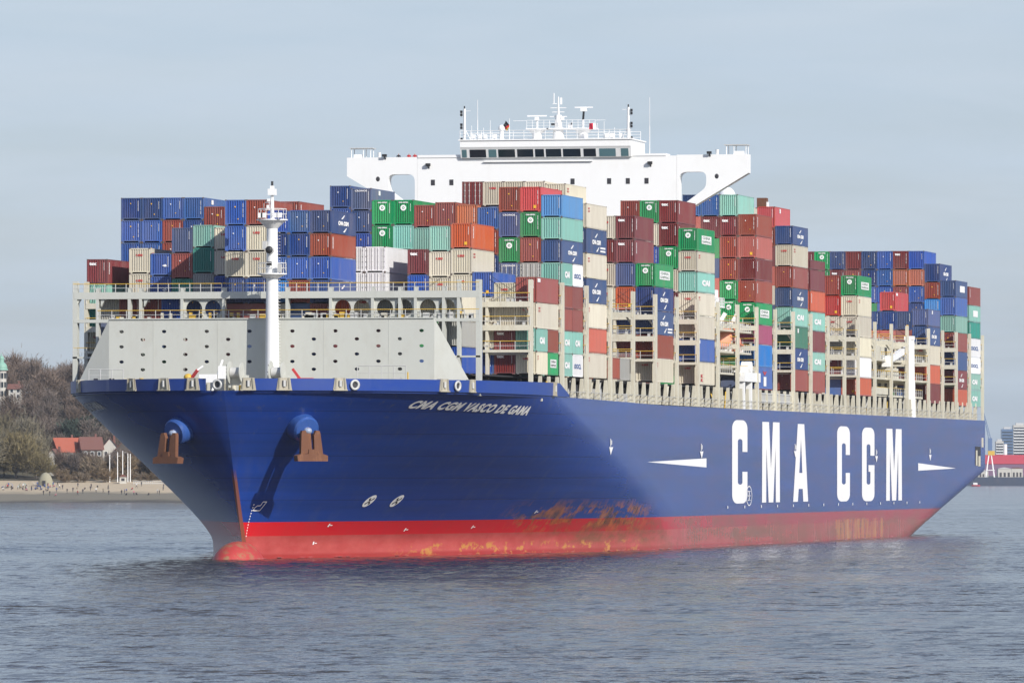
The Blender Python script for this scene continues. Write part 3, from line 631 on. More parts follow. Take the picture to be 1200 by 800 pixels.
# ------------------------------------------------------------------ deck edge: hatch coaming, pedestals, clutter
mb = MB(); mb.box(-22.5, 22.5, -13.5, 348.0, 17.6, 19.9, 0); mb.box(-26.0, 26.0, 1.0, 348.5, 20.28, 20.42, 1); mb.box(-23.0, 23.6, -14.2, 0.9, 20.28, 20.42, 1)  # coaming and slab coloured dark to stand in for shade below the containers
mb.build('hatch_coaming', [M['deckgrey'], M['dark']], ship)
mb2 = MB(); mb2.prism([(25.95, 17.6), (26.65, 17.6), (26.56, 20.45), (26.24, 20.45)], 'y', -0.2, 0.2); mb2.box(25.2, 25.95, -0.06, 0.06, 17.6, 18.9)
ped = mb2.mesh('pedestal', [M['beige']])
cnt = 0
for k in range(72):
    y = 2.0 + k * 4.8
    if y > 347: break
    link('deck_pedestal', ped, ship, (0, y, 0)); cnt += 1
mb = MB(); rn_ = random.Random(21)
y = 1.0
while y < 348:
    h = rn_.uniform(0.5, 2.2); w = rn_.uniform(0.25, 1.3)
    t = rn_.random()
    if t < 0.45: mb.box(24.6, rn_.uniform(25.2, 26.4), y, y + w, 17.6, 17.6 + h, rn_.choice((0, 1, 1, 2)))
    elif t < 0.75: mb.tube((rn_.uniform(25, 26.5), y, 17.6), (rn_.uniform(25, 26.5), y + 0.3, 17.6 + h + 0.5), rn_.uniform(0.06, 0.16), n=6, m=rn_.choice((0, 2, 2, 3)))
    else: mb.beam((25.8, y, 17.7), (25.8, y + 1.8, 20.2), 0.12, 0.12, rn_.choice((0, 2)))
    y += rn_.uniform(1.2, 3.6)
rail(mb, (26.7, 14, 17.75), (26.7, 348, 17.75), 1.1, 4.8, 2, 2, 0.035, 1)
mb.build('deck_edge_fittings', [M['beige'], M['dark'], M['galv'], M['yellow']], ship)

# ------------------------------------------------------------------ bridge castle
yb = 134.0
ts = MB(); ts.box(-17.4, 17.4, yb, 148.0, 17.6, 41.0); ts.box(-17.4, 17.4, yb, yb + 1.7, 41.0, 51.0); ts.box(-14.0, 14.0, yb + 1.7, 148.0, 41.0, 51.0)
body = ts.build('bridge_castle', M['white'], ship)
def roundc(pts, r, k=5):
    out = []; n_ = len(pts)
    for i in range(n_):
        p, a, b = Vector(pts[i]), Vector(pts[i - 1]), Vector(pts[(i + 1) % n_]); rr = r[i] if isinstance(r, (list, tuple)) else r
        if rr <= 0: out.append(tuple(p)); continue
        u, v = (a - p).normalized(), (b - p).normalized()
        for j in range(k + 1):
            t = j / k; q = (p + u * rr) * (1 - t) ** 2 + p * 2 * t * (1 - t) + (p + v * rr) * t ** 2; out.append(tuple(q))
    return out
for s in (1, -1):
    mb = MB()
    outl = [(17.42, 43.0), (17.42, 51.1), (26.95, 51.1), (26.95, 48.65)]
    hole = roundc([(17.75, 44.2), (17.75, 48.85), (21.35, 48.85), (21.35, 46.8)], [0.1, 1.0, 0.8, 0.7])
    lo = [[(s * a, b) for a, b in outl], [(s * a, b) for a, b in hole]]
    plate(mb, lo, yb - 0.003, 1.75)
    wg = mb.build('bridge_wing', M['white'], ship)
    m2 = MB(); m2.ball((s * 22.75, yb + 0.03, 48.25), 0.30, 0.09, 0.36, 14, 8); m2.build('porthole', M['dark'], wg)
    m2 = MB()
    for x in (26.5, 24.9, 23.9): m2.tube((s * x, yb + 0.7, 51.1), (s * x, yb + 0.7, 52.35), 0.06, n=6, m=0); m2.tube((s * x, yb + 2.4, 51.1), (s * x, yb + 2.4, 52.35), 0.06, n=6, m=0)
    m2.box(min(s * 26.7, s * 23.6), max(s * 26.7, s * 23.6), yb + 0.5, yb + 2.6, 52.3, 52.42, 1); m2.box(min(s * 26.2, s * 25.0), max(s * 26.2, s * 25.0), yb + 0.8, yb + 1.4, 51.0, 51.55, 0)
    m2.tube((s * 22.7, yb + 0.6, 51.0), (s * 22.7, yb + 0.6, 51.75), 0.16, 0.24, 8, 0)
    m2.build('wing_shelter', [M['white'], M['galv']], wg)
    for x, z in ((s * 21.8, 51.2), (s * 13.9 - 2.0 * (s < 0), 49.95)):
        m2 = MB(); m2.box(x - 0.3, x + 0.3, yb - 0.5, yb - 0.1, z - 0.05, z + 0.3); m2.beam((x, yb - 0.3, z), (x + 0.1, yb, z - 0.35), 0.12, 0.12); m2.build('floodlight', M['black'], wg)
for x in (-15.3, -12.8, 3.5, 8.4, 10.9, 13.4):
    mb = MB(); mb.box(x - 0.27, x + 0.27, yb - 0.03, yb + 0.1, 47.35, 48.1); mb.build('window', M['dark'], body)
mb = MB(); mb.box(-17.3, -11.45, yb - 0.1, yb + 3, 51.0, 51.35); mb.box(11.45, 16.0, yb - 0.1, yb + 3, 51.0, 51.3); mb.box(-8.4, 6.2, yb - 0.3, yb - 0.001, 50.35, 50.45)
mb.build('bridge_ledge', M['white'], body)
# wheelhouse with raked windows
mb = MB(); wx = 11.45
mb.prism([(yb - 0.4, 50.9), (yb - 0.80, 52.05), (yb - 0.95, 52.3), (yb - 0.95, 53.15), (yb + 9, 53.15), (yb + 9, 50.9)], 'x', -wx, wx)
wh = mb.build('wheelhouse', M['white'], ship)
for x0, x1, pal in ((-11.25, -10.6, 1), (-10.2, -8.0, 0), (-7.65, -6.6, 1), (-6.35, -4.1, 0), (-3.8, -1.65, 0), (-1.4, -.2, 0), (.05, 2.1, 0), (2.35, 4.7, 0), (5.1, 6.75, 0), (7.2, 9.4, 1), (10.1, 11.1, 1)):
    m2 = MB(); q = [(x0, yb - 0.44, 50.97), (x1, yb - 0.44, 50.97), (x1, yb - 0.785, 51.98), (x0, yb - 0.785, 51.98)]
    m2.add([(a, b - 0.012, c) for a, b, c in q], [(0, 1, 2, 3)]); m2.build('bridge_window', M['glass_pale' if pal else 'glass'], wh)
mb = MB(); mb.box(-wx - 0.2, wx + 0.2, yb - 1.1, yb + 9, 53.15, 53.3)
rail(mb, (-wx, yb - 0.9, 53.3), (wx, yb - 0.9, 53.3), 1.15, 1.4, 0, 0, 0.04, 2); rail(mb, (-wx, yb + 6, 53.3), (wx, yb + 6, 53.3), 1.15, 1.4, 0, 0, 0.04, 2)
mb.box(-3.2, -0.2, yb + 2, yb + 4, 54.72, 54.85); mb.box(-0.4, 6.2, yb + 2, yb + 4, 54.72, 54.85)
for x in (-1.9, 4.3): mb.tube((x, yb + 3, 53.2), (x, yb + 3, 54.2), 0.62, 0.66, 14); mb.tube((x, yb + 3, 54.2), (x, yb + 3, 54.75), 0.66, 1.35, 14)
rail(mb, (-3.1, yb + 2.1, 54.85), (6.1, yb + 2.1, 54.85), 1.05, 0.75, 0, 0, 0.035, 2); mb.beam((-4.9, yb + 2.1, 55.85), (-3.1, yb + 2.1, 55.85), 0.05, 0.05); mb.beam((6.1, yb + 2.1, 55.85), (7.5, yb + 2.1, 55.85), 0.05, 0.05)
mb.build('compass_deck', M['white'], wh)
mb = MB(); X = 0.98
mb.tube((X, yb + 3, 53.2), (X, yb + 3, 55.0), 0.85, 0.62, 14); mb.tube((X, yb + 3, 55.0), (X, yb + 3, 56.6), 0.52, 0.42, 12); mb.tube((X, yb + 3, 56.6), (X, yb + 3, 59.0), 0.16, 0.08, 8)
for z, w in ((56.4, 1.15), (57.0, 0.8), (57.55, 1.05)): mb.beam((X - w, yb + 3, z), (X + w, yb + 3, z), 0.16, 0.10)
mb.tube((X - 0.6, yb + 3, 58.1), (X - 0.6, yb + 3, 59.5), 0.07, n=6); mb.beam((X - 0.75, yb + 3, 58.1), (X - 0.2, yb + 3, 58.1), 0.1, 0.1); mb.box(X + 0.25, X + 0.5, yb + 2.9, yb + 3.1, 58.0, 58.9); mb.box(X + 0.35, X + 0.8, yb + 2.6, yb + 3, 55.9, 56.4); mb.box(X - 0.9, X - 0.5, yb + 2.6, yb + 3, 55.2, 55.5, 1); mb.box(X + 1.4, X + 1.9, yb + 2.4, yb + 3, 54.6, 55.4); mb.box(X + 1.8, X + 2.0, yb + 2.4, yb + 2.6, 55.3, 55.55, 1)
mb.build('main_mast', [M['white'], M['black']], wh)
mb = MB(); mb.tube((-1.9, yb + 3, 54.8), (-1.9, yb + 3, 56.0), 0.14, n=8); mb.box(-2.15, -1.65, yb + 2.7, yb + 3.3, 55.9, 56.35); mb.box(-3.2, -0.6, yb + 2.9, yb + 3.1, 56.42, 56.6); mb.build('radar_scanner', M['white'], wh)
mb = MB(); mb.tube((4.3, yb + 3, 54.8), (4.3, yb + 3, 55.9), 0.16, n=8); mb.beam((4.3, yb + 3, 55.8), (4.4, yb + 3, 57.1), 0.24, 0.24, 1); mb.box(4.0, 4.8, yb + 2.7, yb + 3.3, 57.05, 57.5); mb.box(3.2, 5.6, yb + 2.9, yb + 3.1, 57.5, 57.66); mb.build('radar_scanner', [M['white'], M['black']], wh)
for s in (1, -1):
    mb = MB(); x = s * 11.0; mb.tube((x, yb - 0.2, 53.2), (x, yb - 0.2, 57.4), 0.2, 0.16, 8); mb.tube((x, yb - 0.2, 57.4), (x, yb - 0.2, 57.75), 0.1, n=6, m=1); mb.beam((x, yb - 0.2, 57.1), (x - s * 0.8, yb - 0.2, 57.1), 0.06, 0.06); mb.beam((x - s * 0.8, yb, 53.3), (x, yb - 0.2, 54.9), 0.08, 0.08)
    for z in (53.4, 54.9, 55.3, 56.6, 57.0): mb.box(x + s * 0.42 - 0.13, x + s * 0.42 + 0.13, yb - 0.4, yb, z - 0.16, z + 0.16, 1); mb.beam((x, yb - 0.2, z - 0.2), (x + s * 0.45, yb - 0.2, z - 0.2), 0.06, 0.06)
    mb.build('signal_mast', [M['white'], M['black']], wh)
mb = MB()
for x, z0, z1 in ((-9.4, 53.3, 58.6), (13.7, 51.2, 58.7), (-7.7, 53.3, 55.9), (-5.1, 53.3, 56.1), (7.6, 53.3, 55.6), (-10.2, 53.3, 55.2), (-8.6, 53.3, 54.9), (9.0, 53.3, 54.8)): mb.tube((x, yb + 0.6, z0), (x, yb + 0.6, (z0 + z1) / 2), 0.06, n=5); mb.tube((x, yb + 0.6, (z0 + z1) / 2), (x, yb + 0.6, z1), 0.035, n=5)
for x in (-9.9, -9.0, -8.3, 8.0, 8.7, 9.9, -7.0): mb.box(x - 0.22, x + 0.22, yb + 0.2, yb + 0.6, 53.3, 54.0)
mb.build('aerials', M['white'], wh)
mb = MB(); mb.ball((-6.25, yb + 1, 54.85), 0.46, 0.46, 0.46, 14, 10); mb.tube((-6.25, yb + 1, 53.3), (-6.25, yb + 1, 54.5), 0.3, 0.25, 10); mb.build('satellite_dome', M['white'], wh)
mb = MB(); mb.ball((20.1, 156.2, 46.3), 1.2, 0.9, 1.4, 18, 12); mb.tube((20.1, 156.2, 20.5), (20.1, 156.2, 45.2), 0.35, n=10); mb.build('satellite_dome', M['white'], ship)
# flags flying above the wheelhouse
def flagmat(name, cols, axis):
    n = N(name); z = n.sep(n.obj())[axis]
    c = n.mix(n.math('GREATER_THAN', z, cols[1][0]), cols[0], cols[1][1])
    if len(cols) > 2: c = n.mix(n.math('GREATER_THAN', z, cols[2][0]), c, cols[2][1])
    n.base(c); n.rough(0.8); return n.mat
def flag(name, loc, w, h, mat_, label, slant=0.0):
    rows = []
    for j in range(7):
        rows.append([(w * i / 10, 0.10 * sin(i * 0.9 + j * 0.3), h * (j / 6 - 0.5) + slant * i / 10) for i in range(11)])
    mb = MB(); mb.grid(rows, 0); o = mb.build(name, mat_, None, loc, fix=False); so_ = o.modifiers.new('cloth', 'SOLIDIFY'); so_.thickness = 0.02
    tag(o, label, 'flag'); return o
fm1 = flagmat('german_flag', [(0.70, 0.45, 0.03), (-0.12, (0.5, 0.02, 0.02)), (0.14, (0.015, 0.015, 0.015))], 'Z')
fg = flag('flag', (-5.75, yb + 0.8, 54.75), 0.75, 0.85, fm1, 'black red and gold flag flying beside the white satellite dome', 0.35); fg.rotation_euler = (0, radians(-38), 0)
fm2 = flagmat('red_white_flag', [(0.62, 0.02, 0.05), (0.55, (0.8, 0.8, 0.8))], 'X')
flag('flag', (5.55, yb + 0.8, 54.95), 1.15, 0.85, fm2, 'red and white flag flying beside the radar platform railing')
# ------------------------------------------------------------------ midship side gear
mb = MB(); mb.box(-22.0, -17.5, 116, 141, 17.6, 31.0); mb.build('deckhouse', M['beige'], ship)
mb = MB(); mb.box(17.5, 22.0, 116, 141, 17.6, 31.0)
for z in (22.4, 25.2, 28.0): mb.box(22.0, 26.2, 113.5, 140.5, z - 0.25, z)
side = mb.build('lifeboat_deck', M['beige'], ship)
mb = MB()
for z in (22.4, 25.2, 28.0): rail(mb, (26.1, 113.6, z), (26.1, 140.4, z), 1.05, 1.6, 0, 1, 0.05, 1)
for x, z in ((20.5, 23.2), (19.5, 29), (21.2, 20)): mb.box(22.0, 22.05, 118, 119, z, z + 1.6, 2)
for y in (118, 124, 130, 136): mb.box(22.0, 22.04, y, y + 1.4, 20.0, 21.6, 2); mb.box(22.0, 22.04, y, y + 0.8, 25.9, 27.4, 2)
mb.build('handrail', [M['galv'], M['yellow'], M['dark']], side)
# provision crane on its pedestal
mb = MB(); mb.tube((24.6, 117.5, 28.0), (24.6, 117.5, 31.2), 0.75, 0.65, 14); mb.box(23.7, 25.6, 116.2, 119.4, 31.0, 33.0); mb.beam((24.6, 117.6, 32.6), (24.6, 114.9, 36.0), 0.8, 0.7); mb.box(24.0, 25.3, 114.2, 116.0, 34.8, 36.4); mb.beam((24.6, 119, 31.5), (24.6, 122.5, 31.2), 0.5, 0.5)
rail(mb, (23.5, 115.6, 30.9), (23.5, 121.5, 30.9), 1.1, 1.0, 0, 0, 0.05); rail(mb, (25.8, 115.6, 30.9), (25.8, 122.5, 30.9), 1.1, 1.0, 0, 0, 0.05); mb.box(23.4, 25.9, 115.4, 122.6, 30.75, 30.9); rail(mb, (24, 114.2, 36.4), (25.4, 114.2, 36.4), 1.0, 0.7, 0, 0, 0.05)
mb.build('provision_crane', M['white'], ship)
# white gangway portal with winches
mb = MB()
for y in (133.2, 138.5, 143.6): mb.box(25.9, 26.6, y - 0.45, y + 0.45, 17.6, 22.3)
mb.box(25.6, 26.75, 132.4, 144.4, 21.4, 22.6); mb.box(25.0, 26.4, 133, 137, 22.6, 23.4); mb.tube((25.2, 139, 23.3), (26.5, 139, 23.3), 0.8, n=14); mb.tube((25.2, 142, 23.1), (26.5, 142, 23.1), 0.55, n=14, m=1); mb.box(25.4, 26.3, 143.2, 144.3, 22.6, 24.4)
mb.build('gangway_portal', [M['white'], M['galv']], ship)
mb = MB()
for z in (18.9, 19.9): mb.box(26.3, 26.45, 146, 170, z, z + 0.18)
for i in range(32): mb.box(26.3, 26.42, 146 + i * 0.77, 146.2 + i * 0.77, 18.9, 20.0)
mb.box(25.2, 26.3, 146, 170, 18.7, 18.9)
mb.build('accommodation_ladder', M['galv'], ship)
# lifeboat: a closed orange boat in its davits
mb = MB(); rows = []
prof = [(0.0, 0.15), (0.5, 0.9), (1.2, 1.35), (3.0, 1.6), (6.0, 1.62), (8.0, 1.4), (9.2, 0.95), (9.8, 0.3)]
for y, w in prof:
    zb = -1.25 + 0.10 * abs(y - 5) + (0.5 if y < 0.6 else 0); row = []
    for a in range(0, 17):
        t = pi * 2 * a / 16
        cz = sin(t); cx_ = cos(t)
        hgt = 1.25 if cz < 0 else (1.5 * min(1, w / 1.3))
        row.append((w * (abs(cx_) ** 0.7) * (1 if cx_ >= 0 else -1), y, (0.0 + hgt * (abs(cz) ** 0.8) * (1 if cz >= 0 else -1)) + (0.06 * abs(y - 5) if cz < 0 else 0)))
    rows.append(row)
mb.grid(rows, 0, True); mb.add(rows[0][:-1], [tuple(range(16))]); mb.add(rows[-1][:-1], [tuple(range(16))[::-1]])
lb = empty('lifeboat', (24.6, 126.2, 26.7)); tag(lb, 'orange enclosed lifeboat hanging among the frames beside the white crane', 'lifeboat', 'lifeboats')
lb.rotation_euler = (radians(-4), 0, 0)
mb.build('hull', M['pale_orange'], lb)
m2 = MB(); m2.box(-0.75, 0.75, 6.2, 8.3, 1.2, 2.1); m2.build('conning_dome', M['orange'], lb)
m2 = MB()
for y in (2, 3.6, 5.2): m2.box(1.36, 1.52, y, y + 0.7, 0.55, 0.9); m2.box(-1.52, -1.36, y, y + 0.7, 0.55, 0.9)
m2.build('window', M['dark'], lb)
m2 = MB(); m2.box(-1.66, 1.66, 1.5, 8.2, -0.10, 0.08); m2.build('fender', M['orange'], lb)
mb = MB()
for y in (126.8, 135.4): mb.beam((22.3, y, 25.2), (25.2, y, 30.2), 0.4, 0.5); mb.beam((25.2, y, 30.1), (24.6, y, 28.0), 0.1, 0.1, 1); mb.beam((22.3, y, 25.0), (26.0, y, 25.4), 0.35, 0.35)
mb.build('davit', [M['white'], M['galv']], ship)
# engine casing, funnel and after crane
mb = MB(); mb.box(-21.5, 21.5, 243.5, 290.5, 17.6, 29.5); mb.box(-9, 11, 246, 262, 29.5, 44); mb.box(-6, 10.5, 247, 258, 44, 48.2)
for z in (20.9, 23.4, 26.1): mb.box(21.5, 26.0, 243, 290.5, z - 0.3, z)
mb.box(25.2, 26.2, 244, 258, 20.9, 21.9); mb.box(24.8, 26.0, 246, 250, 26.1, 28.0); mb.box(24.0, 25.8, 262, 268, 23.4, 24.9)
cas = mb.build('engine_casing', M['beige'], ship)
mb = MB()
for y in range(246, 289, 6):
    for z in (21.4, 23.9, 26.6): mb.box(21.5, 21.55, y, y + 2.2, z, z + 1.7, 2)
for z in (20.9, 23.4, 26.1): rail(mb, (25.9, 243, z), (25.9, 290.5, z), 1.05, 1.9, 0, 1, 0.05, 1)
mb.build('handrail', [M['galv'], M['yellow'], M['dark']], cas)
mb = MB(); mb.box(8.2, 9.6, 246.8, 248.4, 48.2, 49.6, 0); mb.box(6.2, 7.4, 247, 249, 48.2, 49.0, 1); mb.box(9.0, 9.8, 247, 248, 48.2, 49.0, 1); mb.build('funnel', [M['rust'], M['white']], ship)
mb = MB(); mb.tube((26.0, 277.5, 17.6), (26.0, 277.5, 23), 0.95, 0.85, 14); mb.tube((26.0, 277.5, 23), (26.0, 277.5, 29.4), 0.80, 0.72, 14); mb.box(25.3, 26.7, 276.8, 278.2, 29.3, 29.9); mb.beam((26.0, 277, 28.2), (26.0, 256.5, 25.9), 0.7, 0.9); mb.box(25.4, 26.6, 254.8, 258, 25.0, 26.6); mb.build('stores_crane', M['white'], ship)
mb = MB(); mb.box(26.95, 27.06, 338.6, 344.2, 10.6, 13.6, 0); mb.box(26.96, 27.09, 339.0, 340.5, 10.6, 13.0, 1); mb.box(26.96, 27.1, 341.8, 343.8, 10.5, 12.1, 1); mb.box(26.96, 27.1, 345.6, 347, 13.5, 15.0, 1); mb.build('mooring_port', [M['dark'], M['beige']], ship)

# ------------------------------------------------------------------ containers
def cpaint(name, rgb, dirt=0.30):
    n = N(name); v = n.pos((1, 1, 0.25)); r = n.rand()
    a = n.noise(v, 0.6, 5, 0.6); st = n.noise(n.pos((2.2, 2.2, 0.12)), 1.0, 4, 0.65)
    hs = n.n('ShaderNodeHueSaturation'); n.val(rgb, hs.inputs['Color'])
    n.l(n.ramp(r, 0, 1, 0.493, 0.507), hs.inputs['Hue']); n.l(n.ramp(r, 0, 1, 0.86, 1.05), hs.inputs['Saturation']); n.l(n.ramp(n.math('FRACT', n.math('MULTIPLY', r, 7.3)), 0, 1, 0.80, 1.15), hs.inputs['Value'])
    c = n.mix(n.ramp(a, 0.42, 0.75, 0, dirt), hs.outputs[0], (0.30, 0.24, 0.20)); c = n.mix(n.ramp(st, 0.62, 0.82, 0, dirt * 1.3), c, (0.20, 0.11, 0.07))
    n.base(c); n.rough(n.ramp(a, 0.3, 0.7, 0.38, 0.6)); return n.mat
CC = {'rr': ((0.27, 0.052, 0.034), 'rust red'), 'tx': ((0.185, 0.026, 0.028), 'maroon'), 'rd': ((0.50, 0.032, 0.022), 'bright red'), 'or': ((0.50, 0.090, 0.040), 'orange red'),
      'og': ((0.48, 0.13, 0.045), 'orange'), 'gn': ((0.009, 0.29, 0.085), 'bright green'), 'mt': ((0.22, 0.47, 0.39), 'mint green'), 'tl': ((0.02, 0.27, 0.20), 'teal'), 'cr': ((0.62, 0.57, 0.44), 'cream'),
      'wh': ((0.80, 0.80, 0.80), 'white'), 'bb': ((0.03, 0.22, 0.56), 'light blue'), 'nb': ((0.028, 0.10, 0.38), 'royal blue'), 'db': ((0.022, 0.062, 0.20), 'navy blue'), 'gb': ((0.085, 0.12, 0.25), 'grey blue'),
      'sb': ((0.025, 0.10, 0.31), 'steel blue'), 'dg': ((0.055, 0.20, 0.125), 'dark green'), 'mg': ((0.34, 0.035, 0.11), 'magenta'), 'gy': ((0.34, 0.34, 0.31), 'grey')}
CM = {k: cpaint(k_ + ' container paint', c, 0.12 if k in ('wh',) else 0.26) for k, (c, k_) in CC.items()}
WD = 1.219
_CB = {}
def cont_mesh(Lc, h, door):
    key = (Lc, h, door)
    if key in _CB: return _CB[key]
    b = MB(); pz0, pz1 = 0.20, h - 0.12
    # corrugated forward end, set back between the posts (or a pair of doors)
    if not door:
        xs = []; k = 8; x0 = -WD + 0.13; wv = (2 * WD - 0.26) / k
        for i in range(k): xs += [(x0 + i * wv, 0.02), (x0 + (i + .34) * wv, 0.02), (x0 + (i + .5) * wv, 0.115), (x0 + (i + .84) * wv, 0.115)]
        xs.append((x0 + k * wv, 0.02)); b.grid([[(x, y, pz0) for x, y in xs], [(x, y, pz1) for x, y in xs]], 0, False)
    else:
        b.box(-WD + 0.12, -0.015, 0.03, 0.08, pz0, pz1); b.box(0.015, WD - 0.12, 0.03, 0.08, pz0, pz1)
        for x in (-0.88, -0.36, 0.36, 0.88):
            b.tube((x, 0.0, pz0 + 0.02), (x, 0.0, pz1 - 0.02), 0.04, n=6, m=2)
            for z in (0.55, 1.15, 1.8, h - 0.45): b.box(x - 0.09, x + 0.09, -0.01, 0.03, z, z + 0.07, 2)
        for x in (-WD + 0.10, WD - 0.16):
            for z in (0.5, 1.1, 1.7, h - 0.5): b.box(x, x + 0.06, 0.0, 0.03, z, z + 0.12, 1)
        b.box(-0.03, 0.03, 0.02, 0.085, pz0, pz1, 1)
        for x in (-1.02, -0.62, 0.62, 1.02): b.box(x - 0.015, x + 0.015, 0.02, 0.04, pz0, pz1, 1)
    # long sides: shallow corrugation between rails
    for s in (-1, 1):
        k = int(Lc / 0.62); ys_ = []; w_ = (Lc - 0.26) / k
        for i in range(k): ys_ += [(0.13 + i * w_, WD - 0.012), (0.13 + (i + .42) * w_, WD - 0.012), (0.13 + (i + .5) * w_, WD - 0.042), (0.13 + (i + .92) * w_, WD - 0.042)]
        ys_.append((Lc - 0.13, WD - 0.012)); b.grid([[(s * x, y, pz0) for y, x in ys_], [(s * x, y, pz1) for y, x in ys_]], 0, False)
    b.box(-WD + 0.1, WD - 0.1, Lc - 0.09, Lc - 0.05, pz0, pz1); b.box(-WD + 0.02, WD - 0.02, 0.03, Lc - 0.03, h - 0.05, h - 0.015); b.box(-WD + 0.06, WD - 0.06, 0.1, Lc - 0.1, 0.14, 0.2, 1)
    f = MB()
    for x in (-WD, WD - 0.13):
        for y in (0.0, Lc - 0.15): f.box(x, x + 0.13, y, y + 0.15, 0.10, h - 0.10); f.box(x + (0.13 if x < 0 else -0.22), x + (0.35 if x < 0 else 0.0), y + 0.01, y + 0.12, 0.02, 0.15)
        f.box(x + 0.01, x + 0.12, 0.15, Lc - 0.15, 0.02, 0.20); f.box(x + 0.01, x + 0.12, 0.15, Lc - 0.15, h - 0.12, h - 0.02)
    for y in (0.01, Lc - 0.13): f.box(-WD + 0.13, WD - 0.13, y, y + 0.1, 0.15, 0.26); f.box(-WD + 0.13, WD - 0.13, y, y + 0.1, h - 0.13, h - 0.02)
    for x in (-WD - 0.006, WD - 0.165):
        for y in (-0.006, Lc - 0.165):
            for z in (0.0, h - 0.115): f.box(x, x + 0.171, y, y + 0.171, z, z + 0.118, 1)
    d = M['dark']; ci = M['rust']
    _CB[key] = (b.mesh('container', [CM['rr'], d, M['galv']]), f.mesh('container_frame', [CM['rr'], M['casting']]))
    return _CB[key]
M['casting'] = paint('corner_casting', (0.13, 0.10, 0.085), 0.6, 0.4)
M['ltr_red'] = paint('red_lettering', (0.5, 0.04, 0.04), 0.5, 0.1); M['ltr_blue'] = paint('blue_lettering', (0.06, 0.12, 0.30), 0.5, 0.1); M['ltr_green'] = paint('green_lettering', (0.01, 0.22, 0.07), 0.5, 0.1); M['ltr_yellow'] = paint('yellow_label', (0.75, 0.42, 0.03), 0.5, 0.1)
LM = [M['mark'], M['ltr_red'], M['ltr_blue'], M['ltr_green'], M['ltr_yellow']]
_LB = {}
